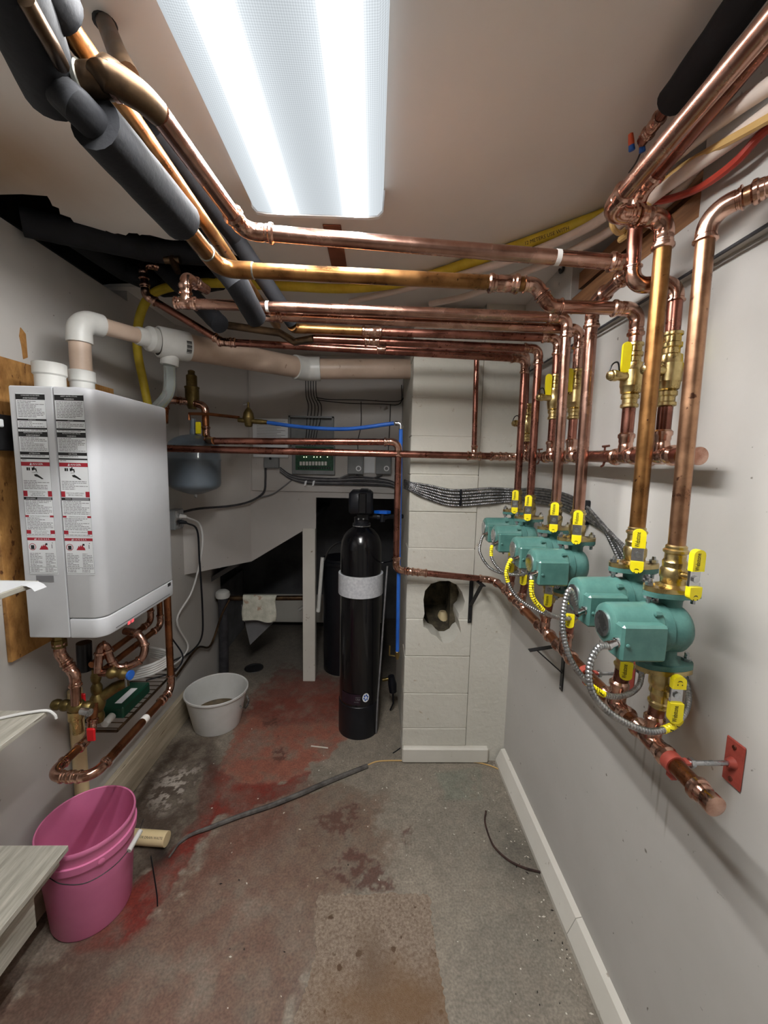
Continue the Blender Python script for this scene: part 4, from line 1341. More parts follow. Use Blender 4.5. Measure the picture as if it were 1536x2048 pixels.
MB().box((BX0, BY0 + .001, BZ0), (xs_ - .0015, BY1, BZ1), .004).build('rear_case', M['boiler'], boi, smooth=False)
MB().box((xs_ - .004, BY0 + .004, BZ0 + .003), (xs_ + .003, BY1 - .003, BZ1 - .004)).build('seam', M['boilergap'], boi, smooth=False)
zlow = at(150, 1238, Y=BY0).z
rext(rsec(xs_ + .0015, BX1, BY0, BY1, .042), zlow + .001, BZ1, .006).build('front_cover', M['boiler'], boi, sharp=50)
rext(rsec(xs_ + .0015, BX1, BY0, BY1, .042), BZ0, zlow - .0005, .005).build('lower_cover', M['boiler'], boi, sharp=50)
lc = boi.children[-1]
# control strip marks on the lower front
dq = at(262, 1243, X=BX1)
for k in range(2):
    MB().box((BX1, dq.y + .022 * k - .02, dq.z - .006), (BX1 + .0008, dq.y + .022 * k - .004, dq.z + .006)).build('red_mark', mat('red_display', srgb(236, 96, 104), emit=0.5), lc, smooth=False)
MB().box((BX1, BY1 - .075, BZ0 + .05), (BX1 + .0006, BY1 - .05, BZ0 + .065)).build('badge', M['blackprint'], lc, smooth=False)
MB().box((BX1, BY0 + .06, BZ0 + .012), (BX1 + .0006, BY1 - .06, BZ0 + .0145)).build('vent_line', M['boilergap'], lc, smooth=False)
# top outlet collars
c1, c2 = V(-1.085, 1.40, BZ1), V(-1.055, 1.505, BZ1)
for nm, c, r_ in (('intake_collar', c1, .047), ('vent_collar', c2, .0415)):
    MB().lathe([(0, r_ * .9), (.045, r_ * .9), (.05, r_), (.085, r_), (.087, r_ * .92), (.06, r_ * .86), (.0, r_ * .84)], c, n=28, cap=False).build(nm, M['pvc'], boi)
MB().lathe([(0, .008), (.006, .008), (.012, .004)], (-0.99, 1.50, BZ1), n=10).build('plug', M['pvc'], boi)


# warning labels on the side panel (read in the photo: DANGER, WARNING ... ), print is flat
def sticker(xl, side):
    zz = lambda y: at(70, y, Y=BY0).z
    w = at(90, 800, Y=BY0).x - at(31, 800, Y=BY0).x
    w = w * 1.0
    Yf = BY0 - .0004
    st = MB().box((xl, Yf, zz(1148)), (xl + w, BY0 + .0002, zz(787)), 0).build('warning_label', M['paper'], boi, smooth=False)
    pr_ = {'k': MB(), 'g': MB(), 'r': MB(), 'w': MB()}

    def rect(c, x0, x1, y0, y1, d=.0002):
        a, b = xl + w * x0, xl + w * x1
        pr_[c].add([(a, Yf - d, zz(y0)), (b, Yf - d, zz(y0)), (b, Yf - d, zz(y1)), (a, Yf - d, zz(y1))], [(0, 1, 2, 3)])

    def lines(y0, y1, dy=3.1, x0=.05, x1=.95):
        y = y0
        rs = random.Random(int(y0) + side)
        while y < y1 - 1:
            e = x0 + (x1 - x0) * (rs.choice((1, 1, .96, .9, .7, .5)))
            x = x0
            while x < e - .01:
                q = min(e, x + rs.uniform(.04, .16))
                rect('g', x, q, y, y + 1.25)
                x = q + .018
            y += dy

    def txt(c, s, y, x=.5, size=.008, sx=1.0, d=.0004):
        T = Matrix.Translation((xl + w * x, Yf - d, zz(y))) @ Matrix(((1, 0, 0, 0), (0, 0, -1, 0), (0, 1, 0, 0), (0, 0, 0, 1))) @ Matrix.Diagonal((sx, 1, 1, 1))
        text_mb(s, size, T, pr_[c], res=1)
    fr = side == 0
    for a, b in ((787, 1072), (1075, 1146)):                   # outline
        rect('g', 0, .008, a, b)
        rect('g', .992, 1, a, b)
        rect('g', 0, 1, b - .7, b)
    rect('k', 0, 1, 788.5, 799.5)
    txt('w', 'CONSIGNES DE SECURITE' if fr else 'SAFETY INSTRUCTIONS', 791.3, size=.0052, sx=.95)
    txt('w', 'AVERTISSEMENT' if fr else 'WARNING', 796.6, size=.0062)
    lines(802, 836)
    rect('k', 0, 1, 838, 841.5)
    txt('w', 'ATTENTION' if fr else 'CAUTION', 839.8, size=.004)
    lines(843.5, 854)
    rect('k', 0, 1, 855.5, 859)
    lines(860, 862.5)
    rect('k', 0, 1, 863.5, 873.5)
    txt('w', 'INSTALLATION ET ENTRETIEN' if fr else 'INSTALLATION AND SERVICE', 865.8, size=.0045, sx=.95)
    txt('w', 'AVERTISSEMENT' if fr else 'WARNING', 870.8, size=.006)
    lines(875, 902)
    rect('k', 0, 1, 903.5, 909.7)
    txt('w', 'ATTENTION' if fr else 'CAUTION', 906.7, size=.006)
    lines(911, 914)
    rect('k', 0, 1, 915.3, 918.4)
    lines(919.4, 921.5, x1=.35)
    rect('r', 0, 1, 924, 932)
    txt('w', 'DANGER', 928.1, x=.54, size=.0088, sx=1.15)
    pr_['w'].add([(xl + w * .30, Yf - .0004, zz(930.3)), (xl + w * .37, Yf - .0004, zz(930.3)), (xl + w * .335, Yf - .0004, zz(925.6))], [(0, 1, 2)])
    # tap and hand pictogram
    for x0, x1, y0, y1 in ((.18, .24, 935, 941), (.25, .30, 935, 941), (.38, .52, 936.5, 939.5), (.42, .46, 932.8, 936.5), (.36, .42, 935, 941), (.49, .53, 939, 943)):
        rect('k', x0, x1, y0, y1)
    txt('k', 'CHAUD' if fr else 'HOT', 944.8, x=.46, size=.0058)
    pr_['k'].add([(xl + w * a, Yf - .0003, zz(b)) for a, b in ((.42, 949), (.52, 948), (.60, 951), (.75, 957.5), (.68, 958), (.55, 954), (.45, 952.5))], [tuple(range(7))])
    lines(961, 979)
    for a, b in ((0, .145), (.855, 1)):
        rect('r', a, b, 981.6, 992.8)
    if fr:
        for k_, s in enumerate(('POUR VOTRE SECURITE', 'LISEZ AVANT DE', 'METTRE EN MARCHE')):
            txt('k', s, 984 + 3.4 * k_, size=.0052, sx=.9)
    else:
        for k_, s in enumerate(('FOR YOUR SAFETY READ', 'BEFORE OPERATING')):
            txt('k', s, 985 + 4 * k_, size=.0055, sx=.9)
    rect('k', 0, 1, 994, 999.6)
    rect('g', .47 if fr else .37, .96, 994.6, 999.0, .0003)
    txt('w', 'AVERTISSEMENT' if fr else 'WARNING', 996.8, x=.25 if fr else .24, size=.0048, sx=.85)
    lines(1001, 1029)
    for a, b in ((0, .13), (.86, 1)):
        rect('r', a, b, 1030.4, 1034.2)
    txt('k', "INSTRUCTIONS D'OPERATION" if fr else 'OPERATING INSTRUCTIONS', 1032.4, size=.005, sx=.85)
    lines(1035.5, 1059)
    for a, b in ((0, .16), (.84, 1)):
        rect('r', a, b, 1060, 1067.4)
    if fr:
        txt('k', 'COMMENT COUPER L ADMISSION', 1062, size=.004, sx=.8)
        txt('k', 'DE GAZ DE L APPAREIL', 1065.5, size=.0045, sx=.85)
    else:
        txt('k', 'TO TURN OFF GAS TO APPLIANCE', 1063.4, size=.0048, sx=.78)
    lines(1068.3, 1072)
    rect('r', 0, 1, 1075, 1080.6)
    txt('w', 'D A N G E R', 1077.9, x=.54, size=.0072, sx=1.15)
    pr_['w'].add([(xl + w * .25, Yf - .0004, zz(1079.6)), (xl + w * .30, Yf - .0004, zz(1079.6)), (xl + w * .275, Yf - .0004, zz(1076.2))], [(0, 1, 2)])
    # prohibition ring with can, flames
    cx, cz = xl + w * .17, zz(1093.5)
    rg = .0115
    n = 20
    vs = [(cx + rr * math.cos(2 * math.pi * k_ / n), Yf - .0003, cz + rr * math.sin(2 * math.pi * k_ / n)) for rr in (rg, rg * .84) for k_ in range(n)]
    pr_['r'].add(vs, [(k_, (k_ + 1) % n, n + (k_ + 1) % n, n + k_) for k_ in range(n)])
    rect('k', .11, .23, 1090.2, 1098.2, .00025)
    fl = [(.40, 1099), (.46, 1094), (.49, 1090), (.52, 1093), (.55, 1088), (.58, 1092), (.62, 1087), (.65, 1092), (.70, 1094), (.72, 1099)]
    pr_['r'].add([(xl + w * a, Yf - .0003, zz(b)) for a, b in fl], [(0, 1, 9), (1, 2, 3, 9), (3, 4, 5, 9), (5, 6, 7, 9), (7, 8, 9)])
    rect('k', .63, .70, 1086, 1090)
    rect('k', .86, .89, 1084.5, 1086)
    rect('g', .84, .87, 1088, 1096)
    lines(1106, 1133, x0=.05, x1=.48)
    lines(1106, 1133, x0=.60, x1=.95)
    rect('g', .02, .98, 1133.5, 1134.2)
    lines(1135.5, 1145, x0=.05, x1=.47)
    lines(1135.5, 1145, x0=.56, x1=.96)
    for kx, nm, mm in (('k', 'black_print', 'blackprint'), ('g', 'small_print', 'greyprint'), ('r', 'red_print', 'redprint'), ('w', 'white_print', 'whiteprint')):
        o = pr_[kx].build(nm, M[mm], st, smooth=False)
        o['kind'] = 'stuff'


sticker(at(30.5, 790, Y=BY0).x, 0)
sticker(at(105.5, 790, Y=BY0).x + .004, 1)
a_, b_ = at(72, 1151, Y=BY0), at(108, 1164, Y=BY0)
MB().box((a_.x, BY0 - .0004, b_.z), (b_.x, BY0 + .0002, a_.z)).build('serial_label', M['greyprint'], boi, smooth=False)

# ------------------------------------------------------------------ vent pipes
ve = at(180, 640, Y=1.505)
tY = 1.80
tp = at(322, 684, Y=tY)
bg1, bg2, bg3 = at(352, 690, Y=1.84), at(612, 738, Y=2.36), at(830, 738, Y=2.42)
vent = thing('vent_pipe', 'white and beige vent pipe rising from the boiler and bending to the tee', 'pipe', c2 + V(0, 0, .08))
ct = V(c2.x, c2.y, ve.z + .0)
dh = (tp - ct).normalized()
MB().tube([c2 + V(0, 0, .062), ct - V(0, 0, .06)], .0335, 24).build('pipe', M['beigepipe'], vent)
elbow(ct, V(0, 0, 1), dh, .0355, .052, .03, M['pvc'], vent, 'plain', 24)
MB().tube([ct + dh * .07, tp - dh * .05], .030, 20).build('pipe', M['beigepipe'], vent)
MB().tube([tp - dh * .11, tp - dh * .10, tp - dh * .07, tp - dh * .055, tp - dh * .02], [.033, .036, .036, .05, .05], 24).build('reducer', M['pvc'], vent)
big = thing('vent_main', 'large beige vent pipe with white tee crossing behind the overhead pipes', 'pipe', tp)
d12 = (bg2 - bg1).normalized()
MB().tube([bg1 - d12 * .075, bg1 - d12 * .072, bg1 + d12 * .05], [.060, .063, .063], 28).build('tee', M['pvc'], big)
tx = big.children[-1]
bq_ = bg1 + d12 * -.02
MB().tube([bg1 - d12 * .0755, bg1 - d12 * .0745], [.054, .054], 28).build('tee_mouth', M['darkcavity'], tx)  # near-black disc standing for the shade in the tee's mouth
MB().tube([bq_, bq_ + V(-.012, 0, -.088)], [.04, .036], 20).build('tee_branch', M['pvc'], tx)
MB().tube([bg1, bg2], .0565, 28).build('pipe', M['beigepipe'], big)
elbow(bg2, d12, (bg3 - bg2).normalized(), .0575, .08, .05, M['pvc'], big, 'plain', 28, 'coupling')
MB().tube([bg2, bg3], .0555, 28).build('pipe', M['beigepipe'], big)
nv = CAM - bg1
nv = (nv - d12 * nv.dot(d12)).normalized()
uv_ = nv.cross(d12).normalized()
bc_ = MB()
for k in range(9):
    w_ = (.0012, .002, .0028)[k % 3]
    a = math.radians(-22 + 5.4 * k)
    pq = bg1 + d12 * .02 + (nv * math.cos(a) + uv_ * math.sin(a)) * .0636
    tg_ = (uv_ * math.cos(a) - nv * math.sin(a)) * w_
    bc_.add([pq - tg_, pq - tg_ + d12 * .022, pq + tg_ + d12 * .022, pq + tg_], [(0, 1, 2, 3)])
o = bc_.build('barcode', M['blackprint'], tx, smooth=False)
o['kind'] = 'stuff'
dr = wire('drain_tube', 'clear plastic drain tube hanging from the white vent tee behind the boiler', 'tube', [bq_ + V(-.012, 0, -.085), bq_ + V(-.03, .02, -.2), at(310, 820, Y=1.9)], .024, M['clearpvc'], seg=18)

# ------------------------------------------------------------------ expansion tank group
ec = V(at(389, 930, Y=2.3).x, 2.3, 1.515)
et = thing('expansion_tank', 'grey steel expansion tank hanging behind the boiler', 'tank', ec)
MB().lathe([(0, .03), (.012, .07), (.03, .115), (.045, .133), (.06, .138), (.185, .138), (.19, .1405), (.2, .1405), (.205, .138), (.265, .136), (.29, .125), (.31, .1), (.325, .065), (.332, .03)], ec, n=40).build('shell', M['tankgrey'], et)
MB().lathe([(-.022, .006), (-.018, .009), (-.004, .009), (.004, .012)], ec, n=12).build('air_valve', M['steel'], et)
MB().lathe([(.325, .019), (.36, .019), (.362, .014), (.42, .014)], ec, n=16).build('neck', M['tankgrey'], et)
ztop = ec.z + .42
feed = thing('feed_assembly', 'brass air separator and fill piping above the expansion tank', 'piping', (ec.x, 2.3, ztop))
az = at(390, 800, Y=2.3)
MB().lathe([(-.05, .022), (-.03, .03), (.0, .036), (.06, .036), (.064, .039), (.07, .039), (.074, .028), (.13, .028), (.134, .022), (.14, .018), (.155, .018), (.16, .01)], (ec.x + .0, 2.3, az.z), n=22).build('air_separator', M['darkbrass'], feed)
lz = at(345, 800, Y=2.3)
run('', '', '', [V(-1.135, 2.22, 1.90), V(-1.135, 2.24, 2.03), V(ec.x - .02, 2.29, az.z - .012), V(ec.x + .07, 2.3, az.z - .03), V(ec.x + .07, 2.3, 1.82), at(430, 882, Y=2.07)], .0185, M['brown_copper'], br=.036, parent=feed)
fz = at(400, 828, Y=2.28).z
MB().tube([V(ec.x - .01, 2.28, ztop - .01), V(ec.x - .01, 2.28, fz), V(ec.x + .1, 2.25, fz - .002), at(478, 835, Y=2.2)], .0085, 12).build('fill_pipe', M['brown_copper'], feed)
MB().box((ec.x + .028, 2.26, ztop - .085), (ec.x + .056, 2.275, ztop - .02), .004).build('yellow_grip', M['yellow'], feed, smooth=False)
# pressure regulator
rg_ = at(497, 838, Y=2.2)
reg = thing('fill_regulator', 'bell-shaped brass fill regulator feeding the blue tube', 'valve', rg_)
MB().lathe([(-.042, .014), (-.036, .02), (-.01, .023), (.005, .03), (.010, .030), (.014, .028), (.03, .026), (.045, .018), (.056, .010), (.06, .006), (.085, .006), (.088, .003)], rg_, n=18).build('body', M['darkbrass'], reg)
MB().tube([rg_ + V(-.055, 0, -.006), rg_ + V(.07, 0, -.014)], [.012, .014], 12).build('union', M['darkbrass'], reg)
MB().tube([rg_ + V(-.026, 0, .074), rg_ + V(0, 0, .08)], .003, 8).build('latch', M['steel'], reg)
MB().tube([rg_ + V(.07, 0, -.014), rg_ + V(.1, 0, -.016)], [.0135, .0115], 10).build('adapter', M['darkbrass'], reg)
b0 = rg_ + V(.095, 0, -.016)
be = V(at(802, 847, Y=2.08).x, 2.075, at(802, 847, Y=2.08).z)
bt = thing('blue_tube', 'blue plastic water tube drooping from the regulator then down the pier', 'tube', b0)
q = smooth_path([b0, b0.lerp(be, .3) + V(0, 0, -.024), b0.lerp(be, .62) + V(0, 0, -.03), be.lerp(b0, .05)], 10)
MB().tube(q, .0102, 12).build('tube', M['blue'], bt)
elbow(be, (be - q[-1]).normalized(), V(0, 0, -1), .0102, .014, .016, M['steel'], bt, 'plain', 12)
MB().tube([be - V(0, 0, .02), V(be.x + .012, 2.075, 0.685)], .0102, 12).build('tube', M['blue'], bt)
MB().lathe([(-.03, .008), (-.01, .013), (.012, .013), (.016, .009)], (be.x + .012, 2.075, .68), n=10).tube([(be.x + .012, 2.075, .665), (be.x - .03, 2.09, .665), (be.x - .03, 2.09, .72)], .005, 8).build('valve', M['darkbrass'], bt)

# ------------------------------------------------------------------ piping under the boiler
A = at(335, 1210, Y=1.77)
B = at(338, 1378, Y=1.77)
A.x = B.x = -0.925
Cc = at(186, 1556, X=-0.925)
Dd = at(98, 1560, Y=Cc.y)
Cc.z = B.z = (B.z + Cc.z) / 2
Dd.z = Cc.z
Ee = V(Dd.x, Cc.y + .20, Cc.z)
run('loop_pipe', 'brown copper pipe from the boiler dropping to a wide U-bend above the pink bucket', 'pipe',
    [V(A.x, 1.77, BZ0 + .01), B, Cc, Dd, Ee, V(Ee.x, Ee.y + .03, Ee.z + .12)], .0152, M['brown_copper'], br=.042, coup=((1, .12, .07), (2, .5, .07)), tape=((1, .42, .014),))
for k, (px, py, X_, z_, lab) in enumerate(((302, 1240, -1.06, .93, 'left of the two parallel copper drops under the boiler'), (320, 1225, -1.02, .905, 'right of the two parallel copper drops under the boiler'))):
    a = at(px, py, X=X_)
    run('drop_pipe', lab, 'pipe', [V(X_, a.y, BZ0 + .01), V(X_, a.y, z_), V(X_ - .02, a.y - .38, z_ - .02)], .0128, M['brown_copper'], br=.032)
sp_ = [(250, 1262, 1.60), (275, 1268, 1.58), (289, 1290, 1.57), (284, 1315, 1.55), (262, 1330, 1.53), (235, 1334, 1.51), (221, 1318, 1.50), (214, 1296, 1.50), (204, 1292, 1.49), (198, 1312, 1.48), (196, 1345, 1.47)]
t = thing('trap_pipe', 'S-shaped copper trap pipe just below the boiler', 'pipe', at(250, 1262, Y=1.6))
tp_ = smooth_path([at(x, y, Y=q) for x, y, q in sp_], 6)
MB().tube(tp_, .0145, 14).build('pipe', M['copper'], t)
for k in (6, 12, 20, 26, 34, 40, 46, 53):
    d = (tp_[k + 1] - tp_[k]).normalized()
    MB().tube([tp_[k] - d * .006, tp_[k] - d * .004, tp_[k] + d * .004, tp_[k] + d * .006], [.0148, .0185, .0185, .0148], 14).build('bead', M['fitting'], t)
# near offset pipe with brass union
o1 = [at(118, 1278, Y=1.40), at(120, 1308, Y=1.40), at(150, 1350, Y=1.40), at(152, 1408, Y=1.40)]
run('offset_drop', 'copper offset pipe with a brass nut at the near corner under the boiler', 'pipe', o1, .0165, M['copper'], br=.03)
od = bpy.data.objects['offset_drop']
MB().lathe([(0, .023), (.028, .023), (.03, .019), (.045, .019)], o1[0] + V(0, 0, -.03), n=6).build('union_nut', M['darkbrass'], od, sharp=20)
vb = at(150, 1415, Y=1.41)
vl = thing('ball_valve', 'brass ball valve with red grip under the near corner of the boiler', 'valve', vb)
MB().tube([vb + V(-.08 + .01 * q_, 0, .012 - .0008 * q_) for q_ in range(15)], [.015, .02, .02, .016, .021, .021, .017, .024, .027, .027, .024, .018, .022, .022, .017], 16).build('body', M['darkbrass'], vl)
MB().tube([vb + V(.0, 0, -.01), vb + V(.0, 0, -.045), vb + V(.0, 0, -.05), vb + V(.005, 0, -.10)], [.024, .024, .018, .018], 14).build('outlet', M['brass'], vl)
MB().tube([vb + V(.04, -.02, .0), vb + V(.075, -.03, 0)], .014, 12).build('port', M['steel'], vl)
MB().box((vb.x + .07, vb.y - .05, vb.z - .10), (vb.x + .10, vb.y - .04, vb.z - .05), .004).build('red_grip', M['redgrip'], vl, smooth=False)
vb2 = at(195, 1400, Y=1.50)
v2 = thing('ball_valve', 'dark brass valve cluster at the ends of the parallel copper drops', 'valve', vb2)
MB().tube([vb2 + V(0, 0, .13 - .0147 * q_) for q_ in range(16)], [.013, .013, .018, .018, .013, .020, .020, .016, .025, .028, .028, .024, .017, .021, .021, .016], 14).build('body', M['darkbrass'], v2)
MB().tube([vb2 + V(.0, 0, .0), vb2 + V(.05, .03, .035), vb2 + V(.09, .05, .05)], [.02, .022, .018], 14).build('port', M['darkbrass'], v2)
MB().box((vb2.x - .035, vb2.y - .05, vb2.z - .0), (vb2.x - .012, vb2.y - .04, vb2.z + .055), .004).build('red_grip', M['redgrip'], v2, smooth=False)
vb3 = at(222, 1345, Y=1.48)
v3 = thing('drain_valve', 'brass drain valve with blue tag under the boiler', 'valve', vb3)
MB().tube([vb3 + V(-.04, 0, 0), vb3 + V(-.01, 0, 0)], .0155, 14).build('tail', M['copper'], v3)
MB().tube([vb3 + V(-.01 + .01 * q_, 0, -.001 * q_) for q_ in range(9)], [.016, .022, .022, .015, .015, .021, .021, .016, .018], 14).build('body', M['darkbrass'], v3)
MB().lathe([(0, .018), (.008, .018)], vb3 + V(.07, -.002, -.008), (1, -.2, 0), 14).build('blue_tag', M['blue'], v3)
MB().tube([vb3 + V(.06, -.01, -.01), vb3 + V(.062, -.012, -.05)], .004, 8).build('handle', M['steel'], v3)
# white drain leg on the wall
wd_ = at(168, 1500, X=XL + .05)
tag(MB().tube([V(XL + .03, wd_.y, .76), V(XL + .03, wd_.y, .2)], .026, 18).build('drain_pipe', M['cream']), 'cream plastic drain pipe on the left wall above the plank', 'pipe')
# condensate unit
cp0, cp1 = at(200, 1462, X=-1.13), at(330, 1380, X=-1.13)
cu_ = thing('condensate_tray', 'wire tray with green condensate unit and white filter under the boiler', 'tray', (-1.15, (cp0.y + cp1.y) / 2, cp0.z))
zt_ = cp0.z
y0_, y1_ = cp0.y, cp1.y
fr_ = MB()
for a, b in (((XL + .005, y0_, zt_), (XL + .005, y1_, zt_)), ((-1.06, y0_, zt_), (-1.06, y1_, zt_)), ((XL + .005, y0_, zt_), (-1.06, y0_, zt_)), ((XL + .005, y1_, zt_), (-1.06, y1_, zt_))):
    fr_.tube([a, b], .006, 8)
fr_.build('tray_frame', M['dullcopper'], cu_)
gr = MB()
for k in range(14):
    y = y0_ + (y1_ - y0_) * (k + .5) / 14
    gr.tube([(XL + .005, y, zt_), (-1.06, y, zt_)], .0022, 6)
g = gr.build('mesh_wires', M['dullcopper'], cu_)
g['kind'] = 'stuff'
MB().box((XL + .02, y0_ + .07, zt_ + .006), (-1.075, y0_ + .28, zt_ + .06), .006).build('green_unit', mat('dark_green_plastic', srgb(14, 62, 46), rough=.35), cu_, smooth=False)
MB().box((-1.13, y0_ + .10, zt_ + .0602), (-1.10, y0_ + .22, zt_ + .061)).build('white_label', M['paper'], cu_.children[-1], smooth=False)
MB().lathe([(0, .016), (.05, .016), (.052, .012)], (-1.12, y0_ + .015, zt_ + .02), (0, 1, .1), 12).build('white_cap', M['pvc'], cu_)
wf = MB()
for k in range(5):
    wf.tube(smooth_path([(XL + .03, y0_ + .30, zt_ + .05 + .012 * k), (-1.10, y0_ + .36, zt_ + .06 + .012 * k), (-1.07, y0_ + .46, zt_ + .07 + .012 * k), (XL + .04, y0_ + .52, zt_ + .07 + .012 * k)], 5), .008, 8)
w_ = wf.build('white_coil', M['whiteplastic'], cu_)
w_['kind'] = 'stuff'
wire('lead', '', '', [(-1.10, y0_ + .29, zt_ + .06), (-1.0, y0_ + .36, zt_ + .07), (-1.0, y0_ + .46, zt_ + .10), (-1.1, y0_ + .55, zt_ + .16)], .004, M['black'], parent=cu_)
tag(MB().tube([at(168, 1285, Y=1.52), at(170, 1340, Y=1.52)], .026, 14).build('flue_drain', M['black']), 'black cylindrical strainer hanging under the boiler', 'strainer')

# ------------------------------------------------------------------ shelves at the left edge
for nm, px, py, th, lab, zz_ in (('low', 137, 1690, .02, 'weathered grey shelf board, lowest of three at the left edge', None), ('mid', 95, 1421, .016, 'weathered grey shelf board, middle one of three at the left edge', None), ('top', 78, 1161, .016, 'weathered shelf board, topmost of three at the left edge', None)):
    c = at(px, py, X=-0.995)
    t = thing('shelf_board', lab, 'shelf', (XL, c.y, c.z), 'shelf boards at the left edge')
    MB().box((XL, .25, c.z - th), (-0.995, c.y, c.z), .0015).build('board', M['greywood'], t, smooth=False)
    MB().box((XL, .25, c.z - th - .045), (-1.02 if nm == 'low' else -1.15, c.y - .01, c.z - th), .0015).build('cleat', M['greywood'], t, smooth=False)
    if nm == 'low':
        MB().box((XL, .25, c.z - th - .16), (-1.03, c.y - .1, c.z - th - .045), .0015).build('apron', M['greywood'], t, smooth=False)
    if nm == 'mid':
        wire('charging_cord', 'white cord lying on the middle shelf board with its end hanging over', 'cord', [V(-1.2, c.y - .12, c.z + .004), V(-1.1, c.y - .05, c.z + .005), V(-1.03, c.y - .02, c.z + .007), V(-.99, c.y - .006, c.z + .003), V(-.975, c.y + .0, c.z - .014), V(-.972, c.y + .002, c.z - .028)], .0042, M['whitecable'])
        MB().tube([V(-1.235, c.y - .155, c.z + .006), V(-1.2, c.y - .12, c.z + .006)], .0055, 8).build('plug_end', M['greycable'], bpy.data.objects['charging_cord'])
    if nm == 'top':
        pa_ = thing('paper_sheet', 'white paper sheet curling over the corner of the top shelf board', 'paper', (-1.1, c.y - .15, c.z))
        MB().box((-1.21, c.y - .32, c.z + .0002), (-1.0, c.y - .012, c.z + .0012)).build('sheet', M['paper'], pa_, smooth=False)
        MB().tube([(-1.0, c.y - .03, c.z + .001), (-.99, c.y - .03, c.z)], .0006, 4)
        cs = [(-1.0, c.z + .0007), (-.985, c.z - .001), (-.972, c.z - .007), (-.964, c.z - .016)]
        vs = [(x, y, z + e) for e in (0, .0008) for y in (c.y - .055, c.y - .012) for x, z in cs]
        MB().add(vs, [(i + 8 * e, i + 1 + 8 * e, i + 5 + 8 * e, i + 4 + 8 * e) for e in (0, 1) for i in range(3)] + [(i, i + 1, i + 9, i + 8) for i in (0, 1, 2, 4, 5, 6)] + [(3, 7, 15, 11)]).build('curl', M['paper'], pa_)

# ------------------------------------------------------------------ pink bucket
bc = V(at(186, 1800, Y=1.375).x, 1.375, 0)
bk = thing('bucket', 'pink plastic bucket standing on the floor below the U-bend', 'bucket', bc)
MB().lathe([(0, .115), (.002, .124), (.012, .128), (.29, .148), (.292, .1555), (.318, .157), (.32, .151), (.348, .152), (.352, .155), (.366, .1555), (.37, .153), (.368, .149), (.30, .1455), (.015, .124), (.013, .0)], bc, n=56, cap=False).build('shell', M['pink'], bk)
MB().lathe([(0.0, .12), (.013, .12)], bc, n=40).build('bottom', M['pink'], bk)
for s in (-1, 1):
    MB().lathe([(0, .011), (.006, .011), (.008, .006)], bc + V(s * .152 * .75, -.152 * .66, .30), (s * .75, -.66, 0), 10).build('lug', M['pink'], bk)
ha = [bc + V(.118, -.105, .30), bc + V(.14, -.09, .285), bc + V(.165, -.04, .285), bc + V(.172, .02, .30), bc + V(.15, .06, .315)]
hb = [bc + V(-.02, -.158, .300), bc + V(.03, -.166, .285), bc + V(.10, -.150, .272), bc + V(.155, -.09, .272), bc + V(.178, -.01, .285), bc + V(.170, .06, .305)]
wire('bail', '', '', hb, .0016, M['blackmetal'], parent=bk)
gp = MB().tube([hb[4] + V(-.002, -.035, -.006), hb[4] + V(.0, .035, .006)], .009, 12).build('bail_grip', M['whiteplastic'], bk)

# white tub
tb_ = V(-1.0, 2.47, 0)
tub = thing('tub', 'round white plastic tub with murky water on the floor', 'tub', tb_)
MB().lathe([(0, .135), (.002, .142), (.01, .145), (.225, .188), (.228, .196), (.238, .196), (.241, .192), (.236, .186), (.012, .141), (.011, 0)], tb_, n=56, cap=False).build('shell', M['whiteplastic'], tub)
MB().lathe([(.075, .0), (.0755, .1545)], tb_, n=40, cap=False).build('water', M['murky'], tub)
hq = V(.187, -.05, .18)
wire('side_handle', '', '', [tb_ + V(.180, -.09, .175), tb_ + V(.195, -.085, .155), tb_ + V(.205, -.05, .14), tb_ + V(.205, -.0, .155), tb_ + V(.188, .02, .178)], .005, M['steel'], parent=tub)

# ------------------------------------------------------------------ water softener
sc_ = V(-0.074, 2.436, 0)
wt = thing('softener_tank', 'tall gloss black water softener tank standing on the floor', 'tank', sc_)
zh = at(715, 1052, Y=2.40).z
MB().lathe([(0, .118), (.004, .126), (.01, .1285), (.21, .1285), (.212, .1265), (zh - .14, .1265), (zh - .10, .122), (zh - .06, .106), (zh - .025, .078), (zh - .008, .05), (zh, .045)], sc_, n=56).build('vessel', M['tankblack'], wt)
MB().lathe([(0, .130), (.02, .1305), (.21, .1305), (.213, .128)], sc_, n=56).build('boot', M['black'], wt)
zb1, zb2 = at(715, 1197, Y=2.31).z, at(715, 1155, Y=2.31).z
MB().lathe([(zb1, .127), (zb1, .139), (zb2, .139), (zb2, .127)], sc_, n=56, cap=False).build('foam_band', M['foamwrap'], wt)
MB().lathe([(zh - .006, .05), (zh + .0, .055), (zh + .014, .055), (zh + .016, .047), (zh + .05, .047)], sc_, n=28).build('collar', M['black'], wt)
MB().lathe([(zh - .004, .0565), (zh + .002, .0565)], sc_, n=28).build('collar_ring', M['steel'], wt)
hd = MB().box((sc_.x - .075, sc_.y - .10, zh + .075), (sc_.x + .068, sc_.y + .10, zh + .215), .016).build('control_head', M['black'], wt, sharp=60)
MB().box((sc_.x - .018, sc_.y - .112, zh + .082), (sc_.x + .03, sc_.y - .098, zh + .205), .006).build('window', M['tankblack'], hd, smooth=False)
MB().box((sc_.x - .012, sc_.y - .085, zh + .212), (sc_.x + .04, sc_.y + .06, zh + .224), .006).build('lid', M['black'], hd, smooth=False)
MB().box((sc_.x - .03, sc_.y - .05, zh + .035), (sc_.x + .045, sc_.y + .05, zh + .078), .006).build('valve_body', M['black'], wt, smooth=False)
for sx in (-.018, .012):
    MB().lathe([(0, .006), (.004, .005)], (sc_.x + sx, sc_.y - .05, zh + .045), (0, -1, 0), 8).build('screw', M['steel'], wt)
